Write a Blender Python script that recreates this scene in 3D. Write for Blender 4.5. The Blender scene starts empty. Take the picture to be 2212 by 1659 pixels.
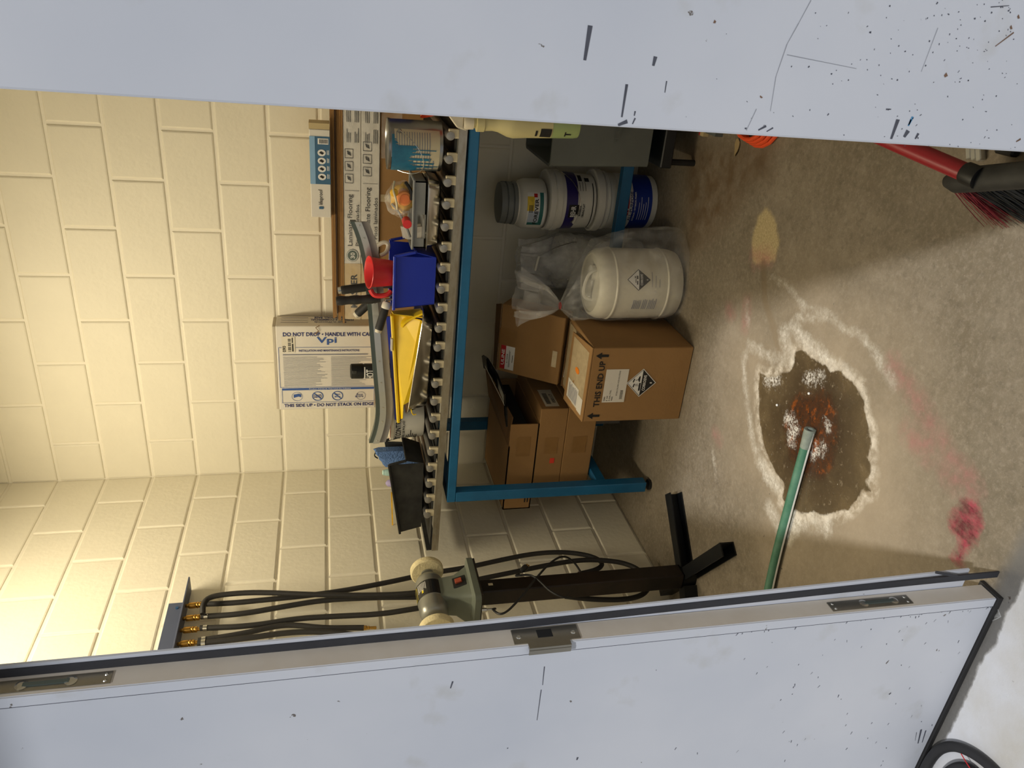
import bpy, bmesh, math, random
import numpy as np
from mathutils import Vector, Matrix
random.seed(7); rng=np.random.default_rng(5)
SC=bpy.context.scene; COL=SC.collection
# ---------------------------------------------------------------- camera (photo is turned a quarter: picture left = up)
FPX=1661.0; CAM=Vector((2.19824,-3.36811,1.38945)); YAW,PITCH,ROLL=-0.475065,-0.232248,-0.0194164
cy,sy,cp,sp=math.cos(YAW),math.sin(YAW),math.cos(PITCH),math.sin(PITCH)
FW=Vector((sy*cp,cy*cp,sp)); _r=Vector((cy,-sy,0)); _u=_r.cross(FW)
RT=_r*math.cos(ROLL)+_u*math.sin(ROLL); UP=-_r*math.sin(ROLL)+_u*math.cos(ROLL)
cd=bpy.data.cameras.new('camera'); cam=bpy.data.objects.new('camera',cd); COL.objects.link(cam)
cam.matrix_world=Matrix(((-UP.x,RT.x,-FW.x,CAM.x),(-UP.y,RT.y,-FW.y,CAM.y),(-UP.z,RT.z,-FW.z,CAM.z),(0,0,0,1)))
cd.sensor_fit='HORIZONTAL'; cd.sensor_width=36; cd.lens=FPX/2212*36; cd.clip_start=.02; cd.clip_end=100
SC.camera=cam
# ---------------------------------------------------------------- world, lights, exposure
w=bpy.data.worlds.new('world'); SC.world=w; w.use_nodes=True
w.node_tree.nodes['Background'].inputs[0].default_value=(.90,.94,1.0,1); w.node_tree.nodes['Background'].inputs[1].default_value=.33
def area(name,loc,target,size,power,col,size_y=None):
    l=bpy.data.lights.new(name,'AREA'); l.energy=power; l.color=col; l.size=size
    if size_y: l.shape='RECTANGLE'; l.size_y=size_y
    o=bpy.data.objects.new(name,l); COL.objects.link(o); o.location=loc
    o.rotation_euler=(Vector(target)-Vector(loc)).to_track_quat('-Z','Y').to_euler(); return o
sl=bpy.data.lights.new('soft_sun','SUN'); sl.energy=2.3; sl.angle=math.radians(3.2); sl.color=(.97,.98,1.0); so=bpy.data.objects.new('soft_sun',sl); COL.objects.link(so); so.location=(6,-9,10)
so.rotation_euler=(-Vector((2.1,-3.5,4.7))).to_track_quat('-Z','Y').to_euler()      # veiled daylight falling in from behind the right of the doorway
SC.view_settings.view_transform='Standard'; SC.view_settings.look='None'; SC.view_settings.exposure=0.0; SC.view_settings.gamma=1
SC.view_settings.use_curve_mapping=False
# ---------------------------------------------------------------- helpers
def at(px,py,x=None,y=None,z=None):
    d=RT*((1659-py-829.5)/FPX)-UP*((px-1106)/FPX)+FW
    if x is not None: t=(x-CAM.x)/d.x
    elif y is not None: t=(y-CAM.y)/d.y
    else: t=(z-CAM.z)/d.z
    return CAM+d*t
V=Vector
ORG={}
def lin(c): 
    c=c/255; return c/12.92 if c<=.04045 else ((c+.055)/1.055)**2.4
def C(r,g,b): return (lin(r),lin(g),lin(b),1)
def thing(name,label,cat,loc,group=None):
    o=bpy.data.objects.new(name,None); COL.objects.link(o); o.empty_display_size=.05; o.location=loc
    o['label']=label; o['category']=cat
    if group: o['group']=group
    ORG[o.name]=V(loc); return o
def tag(o,label,cat,group=None):
    o['label']=label; o['category']=cat
    if group: o['group']=group
    return o
def noisev(p,s=1,seed=0):
    return math.sin(p[0]*s*1.7+seed)*math.cos(p[1]*s*2.3+seed*1.3)*.5+math.sin(p[2]*s*2.9+p[0]*s+seed*2.1)*.5
class MB:
    def __init__(s): s.v=[]; s.f=[]
    def add(s,vs,fs):
        n=len(s.v); s.v+= [V(p) for p in vs]; s.f+=[tuple(i+n for i in f) for f in fs]; return s
    def hexa(s,p): return s.add(p,[(0,1,2,3),(7,6,5,4),(0,4,5,1),(1,5,6,2),(2,6,7,3),(3,7,4,0)])
    def bb(s,x0,x1,y0,y1,z0,z1):
        return s.hexa([(x0,y0,z0),(x1,y0,z0),(x1,y1,z0),(x0,y1,z0),(x0,y0,z1),(x1,y0,z1),(x1,y1,z1),(x0,y1,z1)])
    def box(s,c,sz,R=None):
        c=V(c); p=[]
        for a,b,d in ((-1,-1,-1),(1,-1,-1),(1,1,-1),(-1,1,-1),(-1,-1,1),(1,-1,1),(1,1,1),(-1,1,1)):
            q=V((a*sz[0]/2,b*sz[1]/2,d*sz[2]/2)); p.append(c+(R@q if R else q))
        return s.hexa(p)
    def bar(s,a,b,w,h,up=(0,0,1)):
        a=V(a);b=V(b);d=(b-a).normalized(); u=V(up); r=d.cross(u).normalized(); u=r.cross(d)
        return s.hexa([a-r*w/2-u*h/2,a+r*w/2-u*h/2,b+r*w/2-u*h/2,b-r*w/2-u*h/2,a-r*w/2+u*h/2,a+r*w/2+u*h/2,b+r*w/2+u*h/2,b-r*w/2+u*h/2])
    def loft(s,rings,cap=True,close=True):
        n=len(rings[0]); vs=[p for r in rings for p in r]; fs=[]
        for i in range(len(rings)-1):
            for j in range(n if close else n-1):
                k=(j+1)%n; fs.append((i*n+j,i*n+k,(i+1)*n+k,(i+1)*n+j))
        if cap and close: fs.append(tuple(range(n-1,-1,-1))); fs.append(tuple((len(rings)-1)*n+j for j in range(n)))
        return s.add(vs,fs)
    def frame(s,d):
        d=V(d).normalized(); a=V((0,0,1)) if abs(d.z)<.9 else V((1,0,0)); r=d.cross(a).normalized(); return r,r.cross(d).normalized()
    def cyl(s,a,b,r0,r1=None,n=16,cap=True):
        a=V(a);b=V(b); r1=r0 if r1 is None else r1; r,u=s.frame(b-a)
        R=lambda c,q:[c+r*q*math.cos(2*math.pi*i/n)+u*q*math.sin(2*math.pi*i/n) for i in range(n)]
        return s.loft([R(a,r0),R(b,r1)],cap)
    def turn(s,a,d,prof,n=24,cap=True):
        a=V(a); d=V(d).normalized(); r,u=s.frame(d); rings=[]
        for q,h in prof: rings.append([a+d*h+r*q*math.cos(2*math.pi*i/n)+u*q*math.sin(2*math.pi*i/n) for i in range(n)])
        return s.loft(rings,cap)
    def tube(s,path,rad,n=8,cap=True,smooth=0):
        P=[V(p) for p in path]
        for _ in range(smooth):
            Q=[P[0]]
            for i in range(len(P)-1): Q+= [P[i]*.75+P[i+1]*.25,P[i]*.25+P[i+1]*.75]
            P=Q+[P[-1]]
        t=(P[1]-P[0]).normalized(); r,u=s.frame(t); rings=[]
        for i,p in enumerate(P):
            t2=(P[min(i+1,len(P)-1)]-P[max(i-1,0)]).normalized()
            q=t.rotation_difference(t2); r=q@r; u=q@u; t=t2
            rr=rad(i/(len(P)-1)) if callable(rad) else rad
            rings.append([p+r*rr*math.cos(2*math.pi*k/n)+u*rr*math.sin(2*math.pi*k/n) for k in range(n)])
        return s.loft(rings,cap)
    def prism(s,poly,vec):
        n=len(poly); a=[V(p) for p in poly]; b=[p+V(vec) for p in a]
        return s.add(a+b,[tuple(range(n))]+[tuple(range(2*n-1,n-1,-1))]+[(i,i+n,(i+1)%n+n,(i+1)%n) for i in range(n)])
    def quad(s,p): return s.add(p,[tuple(range(len(p)))])
    def build(s,name,mat,parent=None,smooth=False,bevel=0,loc=None,seg=1,org=None,uvless=True):
        bm=bmesh.new(); o=V(loc) if loc is not None else (ORG[parent.name] if parent else V((0,0,0)))
        if org is not None: o=V(org)
        vs=[bm.verts.new(p-o) for p in s.v]
        for f in s.f:
            try: bm.faces.new([vs[i] for i in f])
            except ValueError: pass
        bmesh.ops.recalc_face_normals(bm,faces=bm.faces[:])
        if bevel:
            es=[e for e in bm.edges if len(e.link_faces)==2 and e.calc_face_angle(0)>.6]
            bmesh.ops.bevel(bm,geom=es,offset=bevel,segments=seg,affect='EDGES',profile=.6,clamp_overlap=True)
        me=bpy.data.meshes.new(name); bm.to_mesh(me); bm.free()
        if smooth: 
            for p in me.polygons: p.use_smooth=True
            try: me.set_sharp_from_angle(angle=math.radians(40))
            except Exception: pass
        me.materials.append(MATS[mat] if isinstance(mat,str) else mat)
        ob=bpy.data.objects.new(name,me); COL.objects.link(ob)
        if parent: ob.parent=parent
        if loc is not None and not parent: ob.location=o
        ORG[ob.name]=o
        return ob
def clone(o,parent,off):
    c=o.copy(); COL.objects.link(c); c.parent=parent; c.location=V(o.location)+V(off); ORG[c.name]=ORG[o.name]; return c
# ---- writing: font curve turned into a mesh, laid flat on a surface or wrapped on a cylinder
FC={}
def glyphs(txt,bold=None):
    if txt in FC: return FC[txt]
    c=bpy.data.curves.new('t','FONT'); c.body=txt; c.size=1; c.resolution_u=2; c.fill_mode='FRONT'; c.offset=.022 if txt.upper()==txt or txt=='Vpi' else .006
    o=bpy.data.objects.new('t',c); COL.objects.link(o); bpy.context.view_layer.update()
    me=bpy.data.meshes.new_from_object(o.evaluated_get(bpy.context.evaluated_depsgraph_get()))
    vs=[v.co.copy() for v in me.vertices]; fs=[tuple(p.vertices) for p in me.polygons]
    bpy.data.objects.remove(o); bpy.data.curves.remove(c); bpy.data.meshes.remove(me)
    x0=min(v.x for v in vs); x1=max(v.x for v in vs); y0=min(v.y for v in vs); y1=max(v.y for v in vs)
    FC[txt]=([((v.x-x0)/(x1-x0),(v.y-y0)/(y1-y0)) for v in vs],fs); return FC[txt]
def put_text(mb,txt,o,xv,yv):      # fills the parallelogram o, o+xv, o+yv
    vs,fs=glyphs(txt); o=V(o);xv=V(xv);yv=V(yv); mb.add([o+xv*a+yv*b for a,b in vs],fs)
def wrap_text(mb,txt,c,R,a0,a1,z0,z1): # on a vertical cylinder, angles a0->a1 (radians)
    vs,fs=glyphs(txt); mb.add([V((c[0]+R*math.cos(a0+(a1-a0)*a),c[1]+R*math.sin(a0+(a1-a0)*a),z0+(z1-z0)*b)) for a,b in vs],fs)
def wrap_band(mb,c,R,a0,a1,z0,z1,n=12,R1=None):
    R1=R if R1 is None else R1
    for i in range(n):
        b0=a0+(a1-a0)*i/n; b1=a0+(a1-a0)*(i+1)/n
        mb.quad([V((c[0]+q*math.cos(b),c[1]+q*math.sin(b),z)) for b,z,q in ((b0,z0,R),(b1,z0,R),(b1,z1,R1),(b0,z1,R1))])
class Face:   # flat face with origin and two unit-less axes: u right, v up in the reading direction
    def __init__(s,o,xv,yv,off=.0012):
        s.n=V(xv).cross(V(yv)).normalized(); s.o=V(o)+s.n*off; s.x=V(xv); s.y=V(yv)
    def p(s,u,v,k=0): return s.o+s.x*u+s.y*v+s.n*k
    def rect(s,mb,u0,v0,u1,v1,k=0): mb.quad([s.p(u0,v0,k),s.p(u1,v0,k),s.p(u1,v1,k),s.p(u0,v1,k)])
    def text(s,mb,t,u0,v0,u1,v1,k=.0006): put_text(mb,t,s.p(u0,v0,k),s.x*(u1-u0),s.y*(v1-v0))
    def lines(s,mb,u0,v0,u1,v1,n,k=.0005,fill=.45,rag=.15):
        h=(v1-v0)/n
        for i in range(n): s.rect(mb,u0,v0+h*i,u1-(u1-u0)*rag*random.random(),v0+h*(i+fill),k)
    def disc(s,mb,u,v,ru,rv,k=0,n=24): mb.quad([s.p(u+ru*math.cos(6.2832*i/n),v+rv*math.sin(6.2832*i/n),k) for i in range(n)])
    def ring(s,mb,u,v,ru,rv,t,k=.0006,n=28):
        for i in range(n):
            a,b=6.2832*i/n,6.2832*(i+1)/n
            mb.quad([s.p(u+ru*q*math.cos(c),v+rv*q*math.sin(c),k) for c,q in ((a,1),(b,1),(b,1-t),(a,1-t))])
    def poly(s,mb,pts,k=.0006): mb.quad([s.p(a,b,k) for a,b in pts])
    def seg(s,mb,a,b,w,k=.0006):
        A=s.p(*a,k);B=s.p(*b,k); d=(B-A).normalized(); r=d.cross(s.n)*w/2; mb.quad([A-r,A+r,B+r,B-r])
# ---------------------------------------------------------------- materials
MATS={}
def M(name,col,rough=.6,metal=0,var=.08,vs=6,col2=None,bump=0,bs=80,coat=0,spec=.5,stretch=None,trans=0,detail=4):
    m=bpy.data.materials.new(name); m.use_nodes=True; nt=m.node_tree; N=nt.nodes; L=nt.links; b=N['Principled BSDF']
    b.inputs['Roughness'].default_value=rough; b.inputs['Metallic'].default_value=metal; b.inputs['Specular IOR Level'].default_value=spec
    if coat: b.inputs['Coat Weight'].default_value=coat
    if trans: b.inputs['Transmission Weight'].default_value=trans
    tc=N.new('ShaderNodeTexCoord'); src=tc.outputs['Object']
    if stretch:
        mp=N.new('ShaderNodeMapping'); mp.inputs['Scale'].default_value=stretch; L.new(src,mp.inputs[0]); src=mp.outputs[0]
    if var or col2:
        n=N.new('ShaderNodeTexNoise'); n.inputs['Scale'].default_value=vs; n.inputs['Detail'].default_value=detail; n.inputs['Roughness'].default_value=.62; L.new(src,n.inputs['Vector'])
        mr=N.new('ShaderNodeMapRange'); mr.inputs[1].default_value=.3; mr.inputs[2].default_value=.7; L.new(n.outputs[0],mr.inputs[0])
        mx=N.new('ShaderNodeMix'); mx.data_type='RGBA'; L.new(mr.outputs[0],mx.inputs[0])
        a=tuple(c*(1-var) for c in col[:3])+(1,); d=col2 if col2 else tuple(min(1,c*(1+var)) for c in col[:3])+(1,)
        mx.inputs[6].default_value=a; mx.inputs[7].default_value=d; L.new(mx.outputs[2],b.inputs['Base Color'])
    else: b.inputs['Base Color'].default_value=col
    if bump:
        n2=N.new('ShaderNodeTexNoise'); n2.inputs['Scale'].default_value=bs; n2.inputs['Detail'].default_value=3; L.new(src,n2.inputs['Vector'])
        bp=N.new('ShaderNodeBump'); bp.inputs['Strength'].default_value=bump; bp.inputs['Distance'].default_value=.01; L.new(n2.outputs[0],bp.inputs['Height']); L.new(bp.outputs[0],b.inputs['Normal'])
    MATS[name]=m; return m
M('wall_paint',C(234,227,206),.55,var=.03,vs=2.5,bump=.12,bs=45)
M('mortar_paint',C(238,231,212),.6,var=.03,vs=5,bump=.1,bs=60)
M('white_wall',C(205,203,196),.7); M('ceiling_paint',C(215,210,195),.8)
M('cardboard',C(158,120,74),.85,var=.07,vs=5,bump=.05,bs=120)
M('cardboard_dark',C(128,94,58),.88,var=.1,vs=5)
M('cardboard_inner',C(120,92,62),.9)
M('kraft_tape',C(150,112,66),.35,var=.08,vs=20)
M('clear_tape',C(196,176,140),.12,var=.12,vs=25)
M('fibre_board',C(150,112,66),.85,var=.2,vs=30,stretch=(1,1,40))
M('dark_board',C(70,50,34),.85,var=.2)
M('blue_steel',C(24,96,140),.42,var=.14,vs=5,col2=C(32,110,158),bump=.03)
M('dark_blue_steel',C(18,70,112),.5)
M('galv',C(192,186,172),.36,.7,var=.16,vs=5,col2=C(150,140,120),stretch=(3,3,9))
M('roller_steel',C(150,148,145),.35,.85,var=.1,vs=30)
M('cap_steel',C(164,162,158),.42,.6,var=.1,vs=60)
M('stainless',C(196,192,182),.22,1,var=.08,vs=10,bump=.04,bs=14)
M('alu',C(205,208,208),.3,.8,var=.05)
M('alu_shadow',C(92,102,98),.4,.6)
M('rubber_grey',C(150,146,142),.6,var=.06)
M('cream_plastic',C(214,202,170),.5); M('ivory_plastic',C(224,216,196),.45,var=.05,vs=20)
M('brown_residue',C(150,70,34),.7)
M('black_plastic',C(22,23,24),.5,var=.3,vs=18,bump=.05,bs=30)
M('dusty_black',C(32,33,34),.6,var=.35,vs=14,col2=C(56,56,54))
M('black_rubber',C(34,33,33),.62,var=.2,vs=15); M('hose_rubber',C(38,36,34),.6,var=.15)
M('black_ink',C(26,24,24),.6,var=0); M('blue_ink',C(58,92,160),.5,var=0); M('navy_ink',C(48,56,116),.5,var=0); M('grey_ink',C(126,128,140),.6,var=0)
M('white_print',C(236,234,228),.5,var=0); M('red_print',C(190,34,38),.5,var=0); M('orange_sticker',C(246,140,40),.5,var=0); M('red_sticker',C(238,72,52),.5,var=0)
M('white_card',C(226,220,208),.6,var=.04,vs=6); M('white_card_edge',C(190,180,160),.7)
M('white_plastic',C(224,220,206),.38,var=.03,vs=8); M('pail_white',C(222,219,208),.35,var=.03)
M('drum_white',C(222,216,196),.4,var=.03)
M('grey_lid',C(120,124,122),.45); M('navy_label',C(44,34,104),.4,var=0); M('blue_label',C(22,52,150),.35,var=.05); M('teal_label',C(44,112,108),.45,var=0)
M('yellow_print',C(228,196,50),.5,var=.2,vs=40); M('bubble_print',C(190,200,214),.5,var=.1,vs=30); M('green_print',C(150,180,70),.5,var=0)
M('blue_plastic',C(28,52,176),.35,var=.04); M('red_plastic',C(216,50,52),.4,var=.04); M('yellow_plastic',C(232,196,26),.38,var=.06)
M('grey_plastic',C(132,134,134),.45,var=.05); M('bin_grey',C(92,96,92),.55,var=.08)
M('mustard',C(240,186,44),.5,var=.2,vs=26); M('peach',C(236,150,84),.5,var=.08)
M('towel_blue',C(92,124,176),.95,var=.2,vs=60,bump=.6,bs=160)
M('mint',C(180,214,206),.35); M('lilac',C(170,158,200),.6)
M('can_steel',C(150,150,148),.3,.9,var=.1); M('paint_blue',C(24,92,128),.4,var=.15,vs=18,col2=C(40,116,146)); M('label_cream',C(196,186,158),.6,var=.08,vs=14)
M('can_navy',C(38,44,110),.4)
M('brass',C(196,152,76),.28,1,var=.15,vs=40); M('chrome',C(215,215,212),.15,1,var=0)
M('bracket_blue',C(74,82,104),.5,var=.05)
M('cast_grey',C(104,110,98),.45,var=.1,vs=10); M('motor_silver',C(150,150,142),.35,.6,var=.08); M('felt',C(226,212,168),.95,var=.1,vs=30,bump=.3,bs=120)
M('motor_label',C(30,30,32),.35,var=0); M('yellow_ink',C(228,206,40),.5,var=0)
M('black_iron',C(30,27,24),.5,.3,var=.25,vs=8,col2=C(52,40,32)); M('iron_bare',C(22,24,26),.45,.4,var=.2)
M('pipe_green',C(62,120,92),.5,var=.2,vs=18,col2=C(88,130,108)); M('hose_tip',C(128,136,124),.7,var=.2,vs=40); M('scale_white',C(200,198,190),.8)
M('broom_red',C(152,26,38),.4,var=.08); M('bristle_red',C(126,32,46),.6,var=.2); M('bristle_black',C(34,36,38),.6,var=.2)
M('orange_plastic',C(232,84,40),.4,var=.06); M('valve_orange',C(226,124,66),.5,var=.05); M('orange_dark',C(160,70,44),.45)
M('bottle_cream',C(216,204,150),.4,var=.05,trans=.15); M('liquid_green',C(168,186,124),.35,var=.04,trans=.15)
M('nozzle',C(214,204,180),.5,var=.08,vs=30)
M('tile_end',C(196,176,130),.6); M('dirt_tan',C(150,130,90),.9); M('vinyl_blue',C(62,104,136),.45,var=.05); M('sky_print',C(140,180,214),.4,var=.1)
M('latch_steel',C(150,146,136),.3,.9,var=.08); M('screw_steel',C(188,186,178),.25,.9,var=0); M('seal_black',C(44,45,50),.6,var=.12,vs=20)
M('scratch_grey',C(140,143,150),.6,var=0); M('chip_dark',C(72,74,84),.7,var=.2,vs=60); M('rust_chip',C(110,84,66),.8,var=.2); M('chip_blue',C(70,130,170),.6,var=.1)
M('dark_hollow',C(12,12,13),.9,var=0); M('badge_green',C(60,84,74),.5,var=0)
M('wood_print',C(206,176,120),.5,var=.08,vs=20,stretch=(2,1,30))
M('black_film',C(26,26,27),.2,var=.2,vs=14,bump=.3,bs=16)
def film(name,alpha,col=(.92,.92,.9,1),rough=.10,bump=.9,bs=11):
    m=bpy.data.materials.new(name); m.use_nodes=True; nt=m.node_tree; N=nt.nodes; L=nt.links; b=N['Principled BSDF']
    b.inputs['Base Color'].default_value=col; b.inputs['Roughness'].default_value=rough; b.inputs['Specular IOR Level'].default_value=.6
    tc=N.new('ShaderNodeTexCoord'); n=N.new('ShaderNodeTexNoise'); n.inputs['Scale'].default_value=bs; n.inputs['Detail'].default_value=5; L.new(tc.outputs['Object'],n.inputs['Vector'])
    bp=N.new('ShaderNodeBump'); bp.inputs['Strength'].default_value=bump; bp.inputs['Distance'].default_value=.03; L.new(n.outputs[0],bp.inputs['Height']); L.new(bp.outputs[0],b.inputs['Normal'])
    mr=N.new('ShaderNodeMapRange'); mr.inputs[1].default_value=.4; mr.inputs[2].default_value=.75; mr.inputs[3].default_value=alpha*.55; mr.inputs[4].default_value=alpha*1.7; L.new(n.outputs[0],mr.inputs[0]); L.new(mr.outputs[0],b.inputs['Alpha'])
    MATS[name]=m
film('clear_film',.19); film('milky_film',.42); film('thin_wrap',.12,bs=14); film('bag_film',.22,bs=40,bump=.8)
def painted_door():
    m=bpy.data.materials.new('door_paint'); m.use_nodes=True; nt=m.node_tree; N=nt.nodes; L=nt.links; b=N['Principled BSDF']; b.inputs['Roughness'].default_value=.42
    tc=N.new('ShaderNodeTexCoord')
    def noise(scale,det=4,sx=None):
        n=N.new('ShaderNodeTexNoise'); n.inputs['Scale'].default_value=scale; n.inputs['Detail'].default_value=det
        if sx: mp=N.new('ShaderNodeMapping'); mp.inputs['Scale'].default_value=sx; L.new(tc.outputs['Object'],mp.inputs[0]); L.new(mp.outputs[0],n.inputs['Vector'])
        else: L.new(tc.outputs['Object'],n.inputs['Vector'])
        return n
    def rng_(n,a,c):
        r=N.new('ShaderNodeMapRange'); r.inputs[1].default_value=a; r.inputs[2].default_value=c; L.new(n.outputs[0],r.inputs[0]); return r.outputs[0]
    def mix(f,a,c):
        x=N.new('ShaderNodeMix'); x.data_type='RGBA'; L.new(f,x.inputs[0])
        for i,q in ((6,a),(7,c)):
            if isinstance(q,tuple): x.inputs[i].default_value=q
            else: L.new(q,x.inputs[i])
        return x.outputs[2]
    base=mix(rng_(noise(2.2),.3,.7),C(184,188,197),C(198,200,206))
    sm=mix(rng_(noise(9,6),.62,.8),base,C(176,176,174))           # hand smudges
    ch=mix(rng_(noise(42,5),.735,.75),sm,C(104,98,94))              # small paint chips
    L.new(ch,b.inputs['Base Color']); MATS['door_paint']=m
painted_door()
M('door_edge_paint',C(204,196,184),.5,var=.1,vs=9,col2=C(186,176,162))
# ================================================================ THE SETTING
ZA=2.63325; BL=.2032; RX=2.75; FY=-2.33; TOP=ZA+2*BL; DOORH=2.13
def struct(o): o['kind']='structure'; return o
# ---- floor: one grid with distance fields of its stains (stored per vertex, edges broken up by noise in the shader)
def fpx(pts,ox,oy,sc): return [tuple(at(ox+a/sc,oy+b/sc,z=0)[:2]) for a,b in pts]
c6=lambda p: fpx(p,1480,600,2.963); c7=lambda p: fpx(p,1480,200,2.963); c4=lambda p: fpx(p,1680,1080,2.865)
wet=c6([(745,455),(790,500),(900,560),(930,610),(990,600),(1080,680),(1115,720),(1140,800),(1160,900),(1190,1020),(1185,1100),(1170,1150),(1190,1240),(1160,1300),(1195,1360),(1130,1360),(1080,1440),(1040,1480),(960,1500),(890,1520),(830,1490),(740,1505),(690,1480),(620,1420),(640,1330),(570,1230),(520,1130),(490,990),(470,850),(475,700),(480,620),(580,640),(690,580),(700,480)])
rust=c6([(760,740),(860,740),(930,760),(960,900),(970,1020),(940,1180),(880,1270),(780,1250),(690,1160),(640,1010),(650,880),(700,790)])
whitel=[(c6([(410,420),(370,540),(385,690),(405,850),(430,1040),(470,1160)]),.010),(c6([(470,1160),(520,1260),(590,1340)]),.022),(c6([(430,440),(560,510),(640,520)]),.014),(c6([(630,360),(650,450),(690,530)]),.026),
 (c6([(690,320),(800,430),(900,520),(960,570),(1050,630)]),.022),(c6([(720,250),(850,260),(930,250),(1000,320),(1110,360),(1200,450)]),.007),(c6([(740,160),(830,220),(900,220)]),.007),
 (c6([(1230,500),(1290,590),(1320,680)]),.012),(c6([(1130,740),(1170,960),(1200,1180),(1180,1290)]),.005),(c6([(540,1480),(600,1600),(660,1650),(720,1560),(820,1520),(900,1600)]),.026),
 (c6([(180,1120),(200,1300)]),.004),(c7([(390,1330),(400,1480)]),.006),(c7([(560,1180),(660,1240),(740,1340)]),.005),(c4([(90,100),(180,150),(250,130),(300,110)]),.03),(c6([(930,690),(990,750),(1050,790)]),.004)]
foam=[(c6([(660,900),(700,960),(680,1040)]),.022),(c6([(840,1080),(880,1090),(820,1130)]),.014),(c6([(520,650),(590,650)]),.02),(c6([(780,640),(870,650)]),.016),(c6([(900,910),(920,960)]),.008)]
pinkl=[(c6([(1330,560),(1520,830),(1620,1010),(1680,1130),(1800,1260),(1850,1350)]),.014),(c6([(190,1000),(215,1040)]),.012),(c7([(280,1390),(300,1420)]),.012),(c7([(400,1340),(380,1500)]),.010),(c7([(450,1060),(530,1050)]),.022),(c6([(1440,1000),(1560,1120)]),.02),(c6([(1700,1280),(1830,1330)]),.018)]
red=c4([(1150,0),(1235,0),(1260,90),(1275,160),(1215,270),(1150,370),(1150,430),(1120,410),(1075,360),(1130,300),(1140,250),(1080,190),(1035,140),(1110,60)])
tan=c7([(520,735),(580,820),(610,950),(570,1070),(480,1100),(430,1080),(430,950),(460,800)])
trench=[(c7([(500,1090),(505,1200),(510,1330),(540,1430),(570,1520),(600,1650)]),.016)]
brown=c7([(0,300),(300,330),(560,300),(560,560),(420,600),(330,760),(210,900),(100,1000),(0,1010)])
pale=[tuple(at(*q,z=0)[:2]) for q in [(2212,1251),(2186,1307),(2148,1387),(2102,1467),(2080,1520),(2060,1569),(2040,1600),(2030,1625),(2012,1659)]]
pale=pale+[(.2,-2.47),(-3,-2.47),(-3,-8),(7,-8),(7,-2.6),(1.9,-2.52)]
def sdf(P,poly):
    A=np.array(poly); B=np.roll(A,-1,0); d=np.full(len(P),9.); ins=np.zeros(len(P),bool)
    for a,b in zip(A,B):
        e=b-a; t=np.clip(((P-a)@e)/(e@e+1e-12),0,1); d=np.minimum(d,np.hypot(*(P-a-t[:,None]*e).T))
        c=((a[1]>P[:,1])!=(b[1]>P[:,1])); xi=a[0]+(P[:,1]-a[1])/(b[1]-a[1]+1e-12)*e[0]; ins^=c&(P[:,0]<xi)
    return np.where(ins,-d,d)
def ldist(P,ls):
    d=np.full(len(P),9.)
    for pts,wd in ls:
        A=np.array(pts)
        for a,b in zip(A[:-1],A[1:]):
            e=b-a; t=np.clip(((P-a)@e)/(e@e+1e-12),0,1); d=np.minimum(d,np.hypot(*(P-a-t[:,None]*e).T)-wd)
    return d
gx=np.unique(np.r_[-3,-1.5,np.linspace(-.2,2.5,181),2.9,4,5.5,7]); gy=np.unique(np.r_[-8,-6,-4.5,-3.6,np.linspace(-3.1,.1,215)])
GX,GY=np.meshgrid(gx,gy); P2=np.c_[GX.ravel(),GY.ravel()]; nx=len(gx)
me=bpy.data.meshes.new('floor'); ny=len(gy)
me.from_pydata([(a,b,0) for a,b in P2],[],[(j*nx+i,j*nx+i+1,(j+1)*nx+i+1,(j+1)*nx+i) for j in range(ny-1) for i in range(nx-1)])
for nm,val in dict(wet=sdf(P2,wet),rust=sdf(P2,rust),white=ldist(P2,whitel),foam=ldist(P2,foam),pink=ldist(P2,pinkl),red=sdf(P2,red),tan=sdf(P2,tan),trench=ldist(P2,trench),pale=sdf(P2,pale),brown=sdf(P2,brown)).items():
    a=me.attributes.new(nm,'FLOAT','POINT'); a.data.foreach_set('value',val.astype(np.float32))
floor=bpy.data.objects.new('floor',me); COL.objects.link(floor); struct(floor)
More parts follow.
